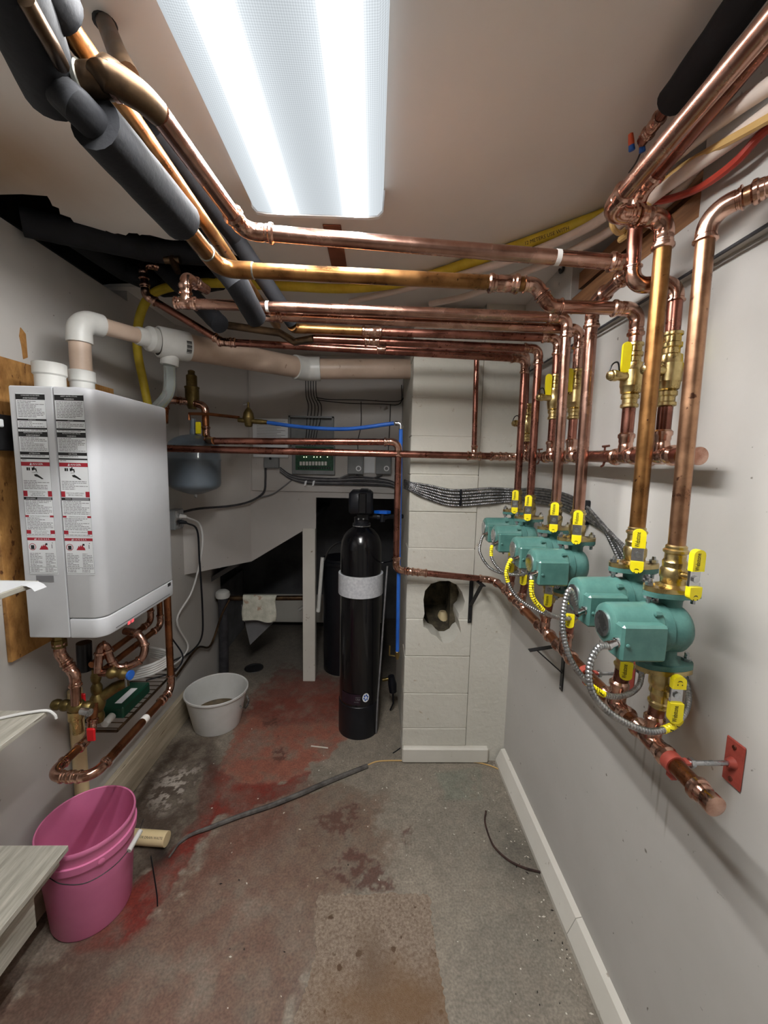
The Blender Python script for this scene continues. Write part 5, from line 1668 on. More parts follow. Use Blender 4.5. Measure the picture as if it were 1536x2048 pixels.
byp = MB().tube([(sc_.x + .03, sc_.y - .01, zh + .055), (sc_.x + .09, sc_.y, zh + .055), (sc_.x + .095, sc_.y, zh + .055), (sc_.x + .15, sc_.y, zh + .055), (sc_.x + .155, sc_.y, zh + .055), (sc_.x + .255, sc_.y + .03, zh + .055)], [.016, .016, .02, .02, .014, .014], 16).build('bypass', M['black'], wt)
hp = at(765, 1027, Y=2.42)
MB().lathe([(-.05, .016), (.0, .014)], hp, n=12).build('spindle', M['black'], byp)
MB().prism([hp + V(a, b, 0) for a, b in ((-.052, 0), (-.02, -.022), (.025, -.022), (.05, 0), (.025, .022), (-.02, .022))], (0, 0, .018)).build('blue_handle', M['bluegrip'], byp, smooth=False)
# print on the tank: dark label with small lettering, round sticker with a swirl
def on_tank(a, z, r_=.1268):
    return sc_ + V(math.sin(a) * r_, -math.cos(a) * r_, z)
zl_ = at(715, 1400, Y=2.31).z
lb = MB()
n = 10
vs = []
for k in range(n + 1):
    a = -.95 + 1.05 * k / n
    vs += [tuple(on_tank(a, zl_ - .035, .1286)), tuple(on_tank(a, zl_ + .035, .1286))]
lb.add(vs, [(2 * k, 2 * k + 2, 2 * k + 3, 2 * k + 1) for k in range(n)])
lab = lb.build('dark_label', mat('purple_black_label', srgb(30, 20, 30), srgb(44, 24, 40), rough=.4, scale=12), wt)


def tank_text(s, a, z, size, m, par):
    p = on_tank(a, z, .1289)
    Tm = Matrix.Translation(p) @ Matrix.Rotation(a, 4, 'Z') @ Matrix(((1, 0, 0, 0), (0, 0, -1, 0), (0, 1, 0, 0), (0, 0, 0, 1)))
    text_mb(s, size, Tm).build('lettering', m, par, smooth=False)


tank_text('MADE IN', -.02, zl_ + .016, .008, M['greyprint'], lab)
tank_text('USA', -.02, zl_ + .002, .016, M['greyprint'], lab)
tank_text('WATER', -.10, zl_ - .015, .009, M['greyprint'], lab)
sa = .36
st_ = MB()
n = 24
ring = [on_tank(sa + .17 * math.cos(2 * math.pi * k / n), zl_ + .012 + .029 * math.sin(2 * math.pi * k / n), .1290) for k in range(n)]
stk = st_.add(ring, [tuple(range(n))]).build('round_sticker', M['whiteprint'], wt, smooth=False)
sw = MB()
for k in range(6):
    a0 = 2 * math.pi * k / 6
    pp = []
    for t_, w_ in ((.28, .5), (.62, .75), (.82, .25), (.7, -.15), (.38, -.1)):
        pp.append(on_tank(sa + .165 * t_ * math.cos(a0 + w_), zl_ + .012 + .028 * t_ * math.sin(a0 + w_), .1293))
    sw.add(pp, [tuple(range(5))])
sw.build('blue_swirl', M['blue'], stk, smooth=False)
wire('drain_line', 'thin grey drain line hanging beside the softener tank', 'tube', [V(.085, 2.30, 1.11), V(.075, 2.31, .9), V(.06, 2.33, .55), V(.045, 2.34, .25), V(.04, 2.36, .012)], .005, M['greycable'])
# brine tank behind
bt_ = at(660, 1355, Z=0) + V(.085, .17, 0)
br_ = thing('brine_tank', 'black brine tank behind the softener tank', 'tank', bt_)
zt2 = at(665, 1122, Y=bt_.y - .1).z
MB().lathe([(0, .15), (.005, .155), (zt2 - .04, .165), (zt2 - .035, .17), (zt2 - .01, .17), (zt2, .155)], bt_, n=40).build('drum', M['black'], br_)
MB().lathe([(zt2 - .005, .16), (zt2 + .012, .16), (zt2 + .014, .1)], bt_, n=40).build('lid', M['black'], br_)
wire('brine_hose', 'black hose arching from the softener head to the white tube', 'hose', [V(-.15, 2.5, 1.20), V(-.23, 2.58, 1.19), V(-.31, 2.75, 1.10), V(-.36, 2.92, .98)], .006, M['black'])
wt1, wt2 = at(645, 1115, Y=2.93), at(637, 1218, Y=2.93)
tg = thing('white_tube', 'slim white tube hanging beside the square post', 'tube', wt1)
MB().tube([wt1, wt2], .014, 12).build('tube', M['pvc'], tg)
MB().tube([wt2 + V(0, 0, .005), wt2 + V(-.003, 0, -.02), wt2 + V(-.003, 0, -.03)], [.016, .016, .006], 12).build('end_fitting', M['pvc'], tg)
wire('black_line', 'black line from the softener tank to the copper drop at the pier', 'hose', [V(.05, 2.42, 1.10), V(.08, 2.4, 1.11), V(.12, 2.25, 1.16), V(.15, 2.2, 1.20)], .0045, M['black'])
# black fittings low beside the pier
fz0 = at(782, 1360, Y=2.6)
fb = thing('drain_fitting', 'black and brass hose fittings low down beside the pier', 'fitting', fz0)
MB().tube([fz0 + V(-.06, 0, .0), fz0 + V(-.01, 0, .01)], .012, 10).build('nipple', M['darkbrass'], fb)
MB().tube([fz0 + V(0, 0, .03), fz0 + V(.01, 0, -.03), fz0 + V(.015, 0, -.085)], [.022, .03, .026], 12).build('body', M['black'], fb)
MB().tube([fz0 + V(.015, 0, -.08), fz0 + V(.02, 0, -.17), fz0 + V(.0, 0, -fz0.z + .01)], .006, 8).build('leg', M['black'], fb)

# ------------------------------------------------------------------ pipes and foam sleeves under the ceiling (left)
o1a, o1b = at(98, 0, Z=2.30), at(512, 592, Z=2.29)
o1d = (o1b - o1a).normalized()
run('ceiling_pipe', 'long aged orange pipe running under the ceiling beside the lamp', 'pipe', [o1a - o1d * .12, o1b + o1d * .30], .0165, M['oldcopper'])
sl0 = at(122, 24, Z=2.30)
insul('pipe_insulation', 'short black foam sleeve on the near end of the long orange pipe', [sl0 - o1d * .16, sl0 - o1d * .006, sl0], .030)
# black foam on the pipe feeding the golden overhead pipe
xi = h2l.x
a1, a2, a3 = at(362, 440, X=xi), at(190, 245, X=xi - .015), at(165, 222, X=xi - .015)
insul('pipe_insulation', 'thick black foam sleeve leading into the golden overhead pipe', [a1, a2], .040)
MB().tube([a2 + V(0, .02, 0), a2 + V(-.004, -.03, -.003), n1d], .024, 16).build('link_sleeve', M['foam'], R['h1'])
MB().tube([a1, i1], .0200, 16).build('collar', M['solder'], R['h2'])
b1_, b2_ = at(108, 185, Z=2.262), at(28, 0, Z=2.272)
db = (b2_ - b1_).normalized()
insul('pipe_insulation', 'wide black foam sleeve at the top left corner of the ceiling', [b1_, b1_.lerp(b2_, .5), b2_ + db * .1], .043)
tag(MB().tube(smooth_path([at(52, 0, Z=2.235), at(80, 50, Z=2.23), at(100, 85, Z=2.23), at(122, 128, Z=2.24)], 6), .010, 12).build('thin_pipe', M['dullcopper']), 'thin tarnished pipe bending into the large bronze bend', 'pipe')
st0, st1 = at(245, 130, Z=2.36), at(205, 72, Z=2.52)
t = thing('stub_pipe', 'short tarnished pipe stub rising into the ceiling near the lamp', 'pipe', st0)
MB().tube([at(258, 150, Z=2.33), at(232, 100, Z=2.42), V(at(212, 80, Z=2.5).x, at(212, 80, Z=2.5).y, ZC)], .016, 14).build('pipe', M['dullcopper'], t)
MB().lathe([(0, .021), (.004, .021)], (at(212, 80, Z=2.5).x, at(212, 80, Z=2.5).y, ZC - .004), n=16).build('collar', M['blackmetal'], t)
# further sleeves of the rack, each ending at its pipe
e2_ = at(586, 652, Y=1.60)
insul('pipe_insulation', 'slim black foam sleeve between the two long ceiling pipes', [at(302, 250, Z=2.44), at(470, 475, Z=2.42), V(e2_.x, 1.60, e2_.z + .012)], .027)
e2_ = at(512, 640, Y=1.40)
insul('pipe_insulation', 'short black foam sleeve ending behind the overhead pipes, second from the right', [at(395, 478, Z=2.42), V(e2_.x - .01, 1.25, e2_.z + .05), V(e2_.x, 1.40, e2_.z + .006)], .034)
e2_ = at(440, 652, Y=1.66)
insul('pipe_insulation', 'leftmost short black foam sleeve ending behind the overhead pipes', [at(318, 528, Z=2.56), V(e2_.x, 1.66, e2_.z + .006)], .036)
# second riser into the torn hole, and dark sleeves inside it
insul('pipe_insulation', 'black foam pipe lying in the torn ceiling hole', [V(-1.22, 1.50, 2.50), V(-.9, 1.72, 2.53), V(-.62, 1.80, 2.56)], .045)
insul('pipe_insulation', 'black foam pipe along the top of the left wall', [V(-1.2, 1.62, 2.56), V(-1.13, 1.9, 2.53), V(-1.0, 2.0, 2.50), V(-.7, 1.9, 2.50)], .04)
uu = at(345, 520, Y=1.72)
t = thing('dark_fitting', 'tarnished copper fitting inside the torn ceiling hole', 'fitting', uu)
MB().tube([uu + V(0, .03, .06), uu, uu + V(.025, -.01, -.05)], [.016, .017, .012], 12).build('elbow', M['dullcopper'], t)
MB().tube([uu + V(-.03, 0, 0), uu + V(.03, 0, .0)], .015, 12).build('tee', M['dullcopper'], t)

# ------------------------------------------------------------------ pipes, tubes and hoses on the right
c0, c1_ = V(0.56, .5, 2.45), V(0.545, 1.17, 2.44)
p0, p1 = at(1490, 0, Z=2.47), at(1308, 250, Z=2.47)
dp = (p0 - p1).normalized()
insul('pipe_insulation', 'black foam sleeve along the ceiling at the upper right', [p0 + dp * .15, p1 + dp * .06], .029)
t = run('ceiling_pipe', 'copper pipe end emerging from the black sleeve at the upper right', 'pipe', [p1 + dp * .07, p1 - dp * .045], .012, M['redcopper'], coup=((0, .62, .05),))
pex_paths = [
    ('white plastic tube nearest the lamp among those crossing to the right wall', [at(1600, 130, X=.66), at(1440, 240, X=.66), at(1300, 352, X=.655), at(1190, 446, Z=2.46), at(1060, 506, Z=2.47), at(930, 548, Z=2.475), at(800, 580, Z=2.49), at(700, 604, Z=2.49)], .0145),
    ('white plastic tube second from the lamp crossing to the right wall', [at(1600, 178, X=.69), at(1450, 290, X=.69), at(1330, 375, X=.68), at(1220, 462, Z=2.44), at(1120, 514, Z=2.45), at(1040, 548, Z=2.47), at(940, 590, Z=2.48), at(860, 608, Z=2.49)], .0145),
    ('white plastic tube along the top of the right wall', [at(1600, 230, X=.72), at(1480, 270, X=.72), at(1400, 330, X=.735), at(1340, 400, X=.76), at(1250, 470, X=.78)], .012)]
for lab, P, r_ in pex_paths:
    wire('plastic_tube', lab, 'tube', P, r_, M['pex'], seg=12, group='white plastic tubes at the upper right')
yg = wire('gas_hose', 'yellow gas hose sagging across the ceiling from right to left', 'hose',
          [at(1290, 400, Z=2.50), at(1180, 440, Z=2.508), at(1090, 473, Z=2.508), at(960, 518, Z=2.508), at(820, 562, Z=2.505), at(700, 577, Z=2.49), at(560, 572, Z=2.48), at(420, 566, Z=2.48), at(320, 580, Y=1.95), at(284, 620, Y=2.0), at(274, 690, Y=2.05), at(288, 770, Y=2.1), at(300, 830, Y=2.1)], .0195, M['yellowhose'], seg=12)
ga = at(1096, 471, Z=2.508)
gd = (at(1140, 455, Z=2.508) - at(1050, 487, Z=2.508)).normalized()
ux = gd
un = (CAM - ga)
un = (un - ux * un.dot(ux)).normalized()
uy = un.cross(ux).normalized()
Tm = Matrix(((ux.x, uy.x, un.x, ga.x), (ux.y, uy.y, un.y, ga.y), (ux.z, uy.z, un.z, ga.z), (0, 0, 0, 1)))
text_mb('12 METERS USE WITH', .016, Matrix.Translation(un * .0202) @ Tm).build('lettering', M['blackprint'], yg, smooth=False)
wire('tan_hose', 'tan cable curving down among the pipes at the upper right', 'cable', [at(1620, 190, X=.68), at(1500, 258, X=.68), at(1420, 302, X=.68), at(1350, 345, X=.68), at(1312, 385, X=.68), at(1290, 420, X=.69), at(1262, 462, X=.70), at(1240, 480, X=.7)], .0085, M['tanhose'])
wire('red_hose', 'red tubing curving across the upper right corner', 'tube', [at(1640, 190, X=.715), at(1530, 262, X=.715), at(1470, 325, X=.715), at(1400, 375, X=.722), at(1340, 397, X=.715), at(1300, 402, X=.70), at(1270, 396, X=.69)], .0085, M['redhose'])
wire('loop_cable', 'tan looped cable hanging under the pipes at the upper right', 'cable', [at(1222, 430, Y=1.15), at(1226, 455, Y=1.15), at(1240, 466, Y=1.18), at(1262, 450, Y=1.22), at(1275, 440, Y=1.22)], .007, M['tanhose'])
# two wire nuts hanging from the ceiling
for k, (px, py) in enumerate(((1263, 290), (1284, 293))):
    c = at(px, py, Z=2.47)
    t = thing('wire_connector', ('left', 'right')[k] + ' one of two orange and blue wire connectors under the ceiling', 'connector', c, 'wire connectors under the ceiling')
    MB().lathe([(0, .0065), (.010, .0075), (.012, .006)], c, (.3, .2, -.9), 10).build('skirt', M['blue'], t)
    MB().lathe([(-.024, .002), (-.022, .0055), (-.006, .0068), (.0, .0066)], c, (.3, .2, -.9), 10).build('cap', mat('orange_cap', srgb(216, 90, 50), rough=.4) if k == 0 else bpy.data.materials['orange_cap'], t)
wire('thin_wire', 'thin dark wire from the ceiling to the wire connectors', 'wire', [at(1360, 200, Z=2.52), at(1320, 240, Z=2.515), at(1296, 270, Z=2.50), at(1284, 298, Z=2.465), at(1272, 325, Z=2.47), at(1258, 345, Z=2.5)], .002, M['cable'])
tag(MB().box((XF + .03, 1.0, 2.40), (XF + .065, 1.64, 2.46)).build('joist', M['brownwood'], smooth=False), 'brown joist inside the gap of the right fascia', 'joist')
hk = at(1125, 545, X=XF)
wire('wall_hook', 'small black hook on the white fascia board under the overhead pipes', 'hook', [hk + V(-.004, .02, .02), hk + V(-.008, 0, 0), hk + V(-.008, -.02, .005), hk + V(-.006, -.02, .03)], .006, M['blackmetal'])

# ------------------------------------------------------------------ control boxes on the back board
YW = YB - .012


def wbox(px0, py0, px1, py1, dep, Yb=None):
    Yb = YW if Yb is None else Yb
    a, b = at(px0, py1, Y=Yb - dep), at(px1, py0, Y=Yb - dep)
    return (a.x, Yb - dep, a.z), (b.x, Yb, b.z)


zc_ = thing('zone_controller', 'open zone control box with green circuit board and flipped-up cover', 'controller', at(628, 945, Y=YW))
a, b = wbox(584, 892, 670, 948, .03)
MB().box(a, (b[0], b[1], b[2]), .003).build('case', M['greybox'], zc_, smooth=False)
a2_, b2b = wbox(591, 894, 667, 940, .034)
pc = MB().box(a2_, (b2b[0], a2_[1] + .003, b2b[2])).build('circuit_board', M['pcb'], zc_, smooth=False)
for k in range(9):
    q = at(602 + 6.2 * k, 927, Y=a2_[1])
    MB().box((q.x - .008, a2_[1] - .012, q.z - .014), (q.x + .008, a2_[1], q.z + .014), .001).build('relay', M['whiteplastic'], pc, smooth=False)
for k, px in enumerate((608, 613, 628, 634, 641, 655)):
    q = at(px, 914, Y=a2_[1])
    MB().ball((q.x, a2_[1] - .002, q.z), .0035, 8).build('indicator', M['led'], pc)
for k in range(14):
    q = at(598 + 4.8 * k, 936, Y=a2_[1])
    MB().box((q.x - .005, a2_[1] - .008, q.z - .006), (q.x + .005, a2_[1], q.z + .006)).build('terminal', M['black'], pc, smooth=False)
cv0, cv1 = wbox(577, 833, 667, 892, .05)
cm = MB()
th = .012
cm.box((cv0[0], cv0[1], cv0[2]), (cv0[0] + th, cv1[1], cv1[2])).build('cover_side', M['greybox'], zc_, smooth=False)
MB().box((cv1[0] - th, cv0[1], cv0[2]), (cv1[0], cv1[1], cv1[2])).build('cover_side', M['greybox'], zc_, smooth=False)
MB().box((cv0[0], cv0[1], cv1[2] - th), (cv1[0], cv1[1], cv1[2])).build('cover_edge', M['greybox'], zc_, smooth=False)
MB().box((cv0[0] + th, cv1[1] - .006, cv0[2]), (cv1[0] - th, cv1[1] - .002, cv1[2] - th)).build('cover_back', M['greybox'], zc_, smooth=False)
for k, (x0, x1) in enumerate(((695, 727), (751, 783))):
    a, b = wbox(x0, 904, x1, 948, .05)
    t = thing('relay_box', 'grey relay box with round white sticker, %s of two' % ('left', 'right')[k], 'relay box', (a[0], YW, a[2]), 'grey relay boxes on the back board')
    MB().box(a, b, .004).build('case', M['greybox'], t, smooth=False)
    q = at((x0 + x1) / 2 + 6, 937, Y=a[1])
    MB().lathe([(0, .02), (.001, .02)], (q.x, a[1], q.z), (0, -1, 0), 18).build('sticker', M['whiteprint'], t)
    s_ = t.children[-1]
    MB().lathe([(0, .012), (.0004, .012)], (q.x, a[1] - .001, q.z), (0, -1, 0), 14).build('sticker_print', M['greyprint'], s_)
a, b = wbox(728, 900, 750, 946, .004)
tag(MB().box(a, b).build('instruction_sheet', M['paper'], smooth=False), 'white sheet between the two grey relay boxes', 'paper')
a, b = wbox(506, 838, 576, 914, .02)
ds = thing('diagram_panel', 'white panel with printed lines left of the zone control box', 'panel', (a[0], YW, a[2]))
MB().box(a, b, .002).build('panel', M['paper'], ds, smooth=False)
pp = MB()
for k in range(12):
    z = b[2] - .02 - .011 * k
    pp.box((a[0] + .03, a[1] - .0005, z), (b[0] - .02 - .03 * (k % 3), a[1], z + .003))
o = pp.build('printed_lines', M['greyprint'], ds, smooth=False)
o['kind'] = 'stuff'
a, b = wbox(527, 915, 557, 936, .04)
jb = thing('junction_box', 'small grey junction box with knob below the white panel', 'junction box', (a[0], YW, a[2]))
MB().box(a, b, .006).build('case', M['greybox'], jb, smooth=False)
q = at(541, 917, Y=a[1])
MB().lathe([(0, .01), (.012, .009)], (q.x, a[1], q.z), (0, -1, 0), 10).build('knob', M['black'], jb)
# low-voltage wires coming down to the controller
for k in range(5):
    x0 = 611 + 5.2 * k
    wire('thin_wire', 'thin black control wire dropping to the control box, %s from the left' % ('first', 'second', 'third', 'fourth', 'fifth')[k], 'wire',
         [at(x0, 745, Y=YW - .01), at(x0 + 1, 790, Y=YW - .01), at(x0 + 6 + 1.2 * k, 812, Y=YW - .012), at(x0 + 3 + 1.5 * k, 840, Y=YW - .03), at(x0 + 2, 865, Y=YW - .04), at(x0 - 2, 892, Y=YW - .036)], .0028, M['black'], group='control wires above the zone control box')
wire('thin_wire', 'upper black wire running right across the top of the back board', 'wire', [at(632, 795, Y=YW - .01), at(660, 799, Y=YW - .01), at(720, 800, Y=YW - .01), at(780, 803, Y=YW - .01), at(806, 798, Y=YW - .01), at(808, 770, Y=YW - .01)], .003, M['black'])
wire('thin_wire', 'lower black wire running right across the top of the back board', 'wire', [at(634, 800, Y=YW - .01), at(690, 806, Y=YW - .01), at(760, 808, Y=YW - .01), at(800, 807, Y=YW - .01), at(803, 770, Y=YW - .01)], .003, M['black'])
wire('thin_wire', 'black wire dropping to the left relay box', 'wire', [at(722, 803, Y=YW - .01), at(722, 850, Y=YW - .012), at(716, 880, Y=YW - .03), at(716, 906, Y=YW - .03)], .0028, M['black'])
wire('thin_wire', 'black wire dropping to the right relay box', 'wire', [at(781, 808, Y=YW - .01), at(779, 860, Y=YW - .012), at(776, 906, Y=YW - .03)], .0028, M['black'])
# cable bundle under the boxes
for k in range(5):
    wire('grey_cable', 'sheathed cable in the bundle under the control boxes, %s from the top' % ('first', 'second', 'third', 'fourth', 'fifth')[k], 'cable',
         [at(560, 935 + 2 * k, Y=YW - .015), at(582, 950 + 2 * k, Y=YW - .015), at(615, 955 + 3 * k, Y=YW - .018), at(670, 957 + 3 * k, Y=YW - .018), at(720, 954 + 4 * k, Y=YW - .018), at(775, 960 + 3 * k, Y=YW - .018), at(800, 972 + 2 * k, Y=YW - .018)], .0055,
         M['greycable'] if k % 2 else M['cable'], group='cables under the control boxes')
wire('grey_cable', 'cable fanning up to the left relay box', 'cable', [at(672, 960, Y=YW - .02), at(695, 950, Y=YW - .02), at(712, 947, Y=YW - .02)], .006, M['greycable'])
wire('grey_cable', 'cable fanning up to the right relay box', 'cable', [at(712, 950, Y=YW - .02), at(740, 957, Y=YW - .02), at(765, 950, Y=YW - .02)], .005, M['cable'])
for k, (px, lab) in enumerate(((612, 'left white tag hanging from the cable bundle'), (628, 'right white tag hanging from the cable bundle'))):
    q = at(px, 962, Y=YW - .03)
    tag(MB().prism([q + V(-.008, 0, .0), q + V(.008, 0, .004), q + V(0, -.004, -.032), q + V(-.014, -.004, -.036)], (0, -.001, 0)).build('cable_tag', M['paper'], smooth=False), lab, 'tag')
wire('grey_cable', 'grey cable from the junction box curving left to the outlet on the left wall', 'cable', [at(531, 936, Y=YW - .012), at(531, 960, Y=YW - .01), at(527, 985, Y=YW - .008), at(500, 1003, Y=2.93), at(460, 1012, Y=2.82), at(400, 1017, Y=2.645), at(366, 1024, X=XL + .02)], .008, M['cable'])
wire('grey_cable', 'thin cable slanting from the bundle down to the left', 'cable', [at(584, 960, Y=YW - .01), at(565, 975, Y=YW - .01), at(545, 988, Y=YW - .008), at(520, 995, Y=YW - .008)], .0045, M['greycable'])
# outlet box and cords on the left wall
ou = at(352, 1038, X=XL + .03)
ot = thing('outlet_box', 'grey outlet box on the left wall beside the boiler', 'outlet', (XL, ou.y, ou.z))
MB().box((XL, ou.y - .055, ou.z - .06), (XL + .05, ou.y + .055, ou.z + .06), .004).build('box', M['greybox'], ot, smooth=False)
MB().box((XL + .05, ou.y - .05, ou.z - .055), (XL + .054, ou.y + .05, ou.z + .055), .002).build('plate', M['steel'], ot, smooth=False)
for nm, dz, mm in (('white_plug', .018, 'whitecable'), ('black_plug', -.018, 'black')):
    MB().tube([V(XL + .054, ou.y, ou.z + dz), V(XL + .09, ou.y + .005, ou.z + dz - .004)], [.014, .010], 10).build(nm, M[mm], ot)
yo = ou.y
wire('power_cable', 'white power cord looping from the outlet down the left wall', 'cord', [V(XL + .09, yo, ou.z + .014), at(400, 1050, Y=2.58), at(404, 1100, Y=2.58), at(385, 1180, Y=2.55), at(354, 1240, X=XL + .03), at(376, 1290, X=XL + .02), at(364, 1315, X=XL + .02), at(340, 1335, X=XL + .03)], .0055, M['whitecable'])
wire('power_cable', 'black power cord hanging from the outlet down the left wall', 'cord', [V(XL + .09, yo, ou.z - .022), at(394, 1060, Y=2.57), at(399, 1120, Y=2.57), at(405, 1220, Y=2.58), at(403, 1275, Y=2.58), at(380, 1305, X=XL + .015), at(343, 1323, X=XL + .02)], .006, M['black'])
# pipes under the stairs and towel
dpz = at(560, 1196, Y=3.12).z
dr_ = thing('waste_pipe', 'dark brown waste pipe crossing the under-stair space', 'pipe', (-1.2, 3.12, dpz))
MB().tube([V(-1.26, 3.12, dpz - .01), V(d2.x + .06, 3.12, dpz + .005)], .02, 14).build('pipe', M['dullcopper'], dr_)
MB().tube([V(-1.02, 3.12, dpz - .006), V(-.95, 3.12, dpz - .004)], .027, 14).build('coupling', M['blackmetal'], dr_)
MB().tube([V(-1.17, 3.06, dpz + .02), V(-1.17, 3.06, dpz - .2), V(-1.18, 3.07, .02)], .036, 14).build('stack', M['cable'], dr_)
MB().lathe([(0, .05), (.02, .056), (.045, .05), (.06, .03)], (-1.17, 3.06, dpz + .02), n=16).build('foam_cap', M['pvc'], dr_)
tw0, tw1 = at(484, 1188, Y=3.08), at(552, 1242, Y=3.08)
tw = MB()
nx_, nz_ = 14, 12
vs, fs = [], []
for side in (0, 1):
    for j in range(nz_ + 1):
        for i in range(nx_ + 1):
            u, v = i / nx_, j / nz_
            x = tw0.x + (tw1.x - tw0.x) * u + .006 * math.sin(7 * v + 3 * u)
            z = dpz + .026 - (dpz + .026 - tw1.z) * v + .008 * math.sin(5 * u + 1) * v
            yy = 3.085 + .012 * math.sin(9 * u + 4 * v) * v - .01 * v + (.022 if v < .02 else 0)
            vs.append((x, yy + .008 * side, z))
n_ = (nx_ + 1) * (nz_ + 1)
for s in (0, 1):
    for j in range(nz_):
        for i in range(nx_):
            k = s * n_ + j * (nx_ + 1) + i
            fs.append((k, k + 1, k + nx_ + 2, k + nx_ + 1))
for i in range(nx_):
    fs.append((i, i + 1, n_ + i + 1, n_ + i))
    k = nz_ * (nx_ + 1) + i
    fs.append((k, k + 1, n_ + k + 1, n_ + k))
for j in range(nz_):
    k = j * (nx_ + 1)
    fs.append((k, k + nx_ + 1, n_ + k + nx_ + 1, n_ + k))
    k += nx_
    fs.append((k, k + nx_ + 1, n_ + k + nx_ + 1, n_ + k))
tag(tw.add(vs, fs).build('towel', M['towel'], sharp=80), 'stained white towel hung over the waste pipe under the stairs', 'towel')
pv = at(598, 1220, Y=3.3)
tag(MB().tube([pv + V(.06, .0, .05), pv], .014, 12).build('pipe_stub', M['pvc']), 'short white pipe stub pointing out beside the square post', 'pipe')
tag(MB().prism([at(482, 1210, Y=3.14), at(552, 1240, Y=3.14), at(500, 1290, Y=3.14)], (0, .012, 0)).build('board_scrap', M['cavewall'], smooth=False), 'triangular grey board scrap hanging below the towel', 'board')
fd = at(508, 1336, Z=0)
fdr = thing('floor_drain', 'round floor drain under the stairs', 'drain', fd)
MB().lathe([(.0005, .0), (.001, .055), (.004, .058), (.004, .075), (.0, .078)], fd, n=24, cap=False).build('ring', M['blackmetal'], fdr)
wire('earth_hose', 'brown hose curving down beside the foam-capped stack', 'hose', [V(-1.12, 3.06, dpz + .0), V(-1.16, 3.0, dpz - .1), V(-1.21, 2.9, dpz - .3), V(-1.22, 2.7, .40), V(-1.22, 2.4, .36)], .008, M['dullcopper'])

# ------------------------------------------------------------------ things on the floor
mpts = [(634, 1800), (640, 1792), (700, 1790), (780, 1788), (850, 1790), (862, 1796), (862, 1830), (870, 1880), (878, 1940), (888, 1990), (900, 2060), (905, 2150), (560, 2150), (590, 2040), (618, 1960), (632, 1900), (630, 1850)]
W_ = [at(x, y, Z=0) for x, y in mpts]
ol = []
rs = random.Random(11)
for a, b in zip(W_, W_[1:] + W_[:1]):
    nrm_ = V(-(b - a).y, (b - a).x, 0).normalized()
    kk = max(3, int((b - a).length / .008))
    for k in range(kk):
        p = a.lerp(b, k / kk) + nrm_ * rs.uniform(-.005, .005)
        ol.append((p.x, p.y))
M['mat'] = paint('worn_mat', srgb(150, 128, 110), srgb(206, 188, 170), srgb(110, 86, 66), thr=.645, sscale=26, bump=1.0,
                 blob=[((.12, 1.08, 0), (.34, .13, .3), srgb(150, 116, 84), .8), ((.02, 1.2, 0), (.07, .12, .3), srgb(136, 112, 92), .7)])
_nz = [q for q in M['mat'].node_tree.nodes if q.type == 'TEX_NOISE']
_nz[0].inputs['Scale'].default_value = 110
_nz[0].inputs['Detail'].default_value = 9
_nz[2].inputs['Scale'].default_value = 420
cx_, cy_ = sum(p[0] for p in ol) / len(ol), sum(p[1] for p in ol) / len(ol)
n_ = len(ol)
tag(MB().add([(a, b, .0005) for a, b in ol] + [(a, b, .003) for a, b in ol] + [(cx_, cy_, .003)], [(k, (k + 1) % n_, n_ + (k + 1) % n_, n_ + k) for k in range(n_)] + [(n_ + k, n_ + (k + 1) % n_, 2 * n_) for k in range(n_)]).build('floor_mat', M['mat'], smooth=False), 'worn beige fibrous mat lying on the floor at the front', 'mat')
# long grey strip with a trailing root
s0, s1 = at(735, 1532, Z=.012), at(345, 1702, Z=.01)
dd_ = (s0 - s1).normalized()
nn = V(-dd_.y, dd_.x, 0)
q_ = [at(735, 1532, Z=.008), at(660, 1562, Z=.012), at(600, 1588, Z=.014), at(540, 1612, Z=.012), at(480, 1632, Z=.012), at(420, 1655, Z=.012), at(385, 1668, Z=.01), at(360, 1685, Z=.008), at(345, 1705, Z=.006), at(338, 1715, Z=.006)]
sp2 = smooth_path(q_, 5)
k_ = len(sp2)
tag(MB().tube(sp2, [max(.004, .013 * (1 - (i / k_) ** 2.2)) for i in range(k_)], 8).build('strip', M['strip']), 'long dark grey strip lying across the floor', 'strip')
pc0, pc1 = at(278, 1674, Z=.032), at(334, 1678, Z=.032)
ps = thing('pipe_offcut', 'short cream pipe offcut lying behind the pink bucket', 'pipe', pc0)
dpc = (pc1 - pc0).normalized()
n = 24
MB().tube([pc0 - dpc * .06, pc1, pc1 - dpc * .0005, pc1 - dpc * .03], [.03, .03, .0255, .0255], 24).build('pipe', M['cream'], ps)
MB().tube([pc1 - dpc * .028, pc1 - dpc * .026], .0257, 24).build('bore', M['darkcavity'], ps)  # near-black disc standing for the shade down the pipe
lu = dpc.cross(V(0, 0, 1)).normalized()
vz = V(0, 0, 1)
ndir = (CAM - (pc0 + pc1) / 2)
ndir = (ndir - dpc * ndir.dot(dpc)).normalized()
upd = ndir.cross(dpc).normalized()
mid = pc0.lerp(pc1, .52) + ndir * .0306
Tt = Matrix(((dpc.x, upd.x, ndir.x, mid.x), (dpc.y, upd.y, ndir.y, mid.y), (dpc.z, upd.z, ndir.z, mid.z), (0, 0, 0, 1)))
text_mb('FOR DRAIN WASTE', .0125, Tt).build('lettering', M['blackprint'], ps, smooth=False)
wire('thin_wire', 'thin black wire on the floor beside the pink bucket', 'wire', [at(302, 1712, Z=.004), at(308, 1750, Z=.004), at(314, 1790, Z=.004), at(315, 1812, Z=.004)], .0025, M['black'])
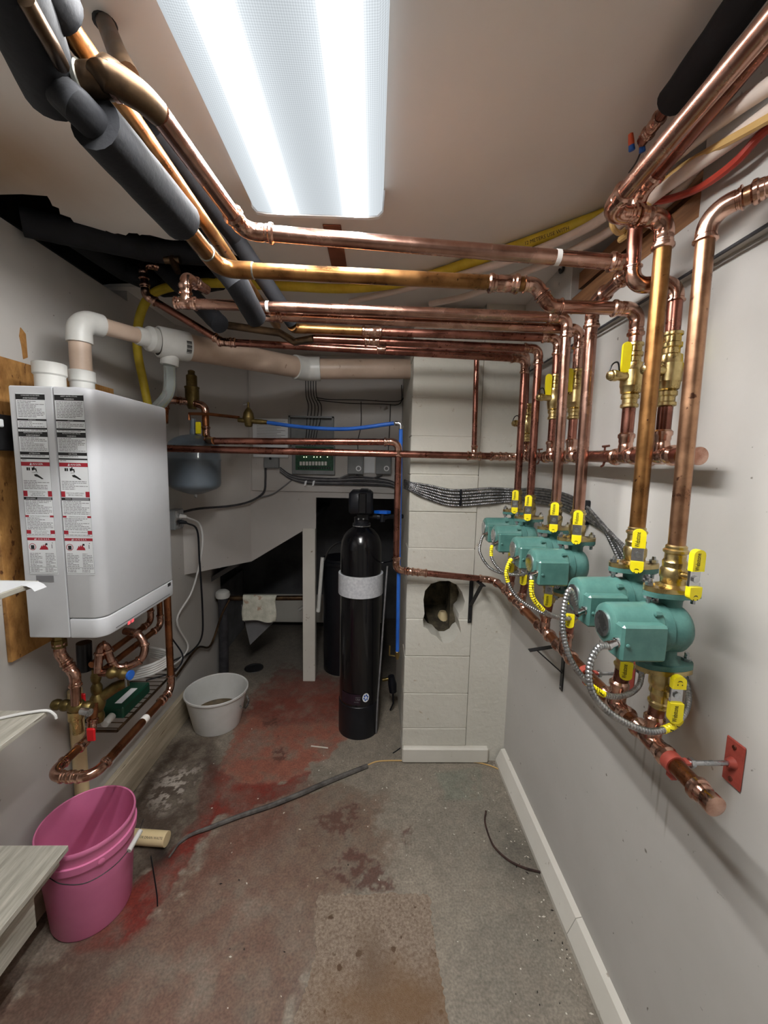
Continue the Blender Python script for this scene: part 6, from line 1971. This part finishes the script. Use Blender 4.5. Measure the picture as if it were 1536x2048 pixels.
wire('twig', 'dark curved root on the floor by the right baseboard', 'twig', [at(972, 1622, Z=.006), at(970, 1645, Z=.007), at(982, 1682, Z=.008), at(996, 1702, Z=.009), at(1020, 1722, Z=.008), at(1050, 1736, Z=.008), at(1080, 1744, Z=.008), at(1096, 1752, Z=.008)], .0042, M['root'], n=5)
wire('string', 'thin brown cord along the foot of the block pier', 'cord', [at(735, 1530, Z=.004), at(760, 1522, Z=.004), at(820, 1521, Z=.004), at(900, 1521, Z=.004), at(960, 1526, Z=.004), at(1000, 1540, Z=.004), at(1016, 1560, Z=.004), at(1060, 1640, Z=.004), at(1110, 1760, Z=.004), at(1150, 1870, Z=.004), at(1200, 2010, Z=.004)], .0034, M['tanhose'])
wire('thin_wire', 'short dark wire on the floor left of the pier', 'wire', [at(786, 1506, Z=.004), at(795, 1500, Z=.004), at(803, 1494, Z=.006)], .003, M['black'])
tag(MB().tube([at(622, 1492, Z=.004), at(656, 1496, Z=.004)], .004, 8).build('splinter', M['debris']), 'pale wood splinter on the floor in front of the softener tank', 'splinter')
# scattered chips
db_, dk = MB(), MB()
rs = random.Random(3)
for k in range(200):
    if k < 60:
        u = rs.random()
        p = at(1015 + 190 * u + rs.gauss(0, 45) - 20, 1545 + 480 * u + rs.uniform(-20, 20), Z=0)
        if p.x > XR - .06:
            p.x = XR - .06 - rs.random() * .05
    elif k < 110:
        p = at(rs.uniform(600, 1030), rs.uniform(1500, 1640), Z=0)
    else:
        p = at(rs.uniform(420, 1150), rs.uniform(1450, 2040), Z=0)
    s = rs.uniform(.0008, .0032)
    a = rs.random() * 6.28
    e = rs.uniform(1, 2.6)
    c_, s_ = math.cos(a) * s, math.sin(a) * s
    (db_ if rs.random() < .75 else dk).prism([(p.x + c_ * e, p.y + s_ * e, .0005), (p.x - s_, p.y + c_, .0005), (p.x - c_ * e, p.y - s_ * e, .0005), (p.x + s_, p.y - c_, .0005)], (0, 0, .0015))
tag(db_.build('floor_chips', M['debris'], smooth=False), 'pale paint chips scattered on the floor', 'debris', kind='stuff')
tag(dk.build('floor_crumbs', M['grime'], smooth=False), 'dark crumbs scattered on the floor', 'debris', kind='stuff')
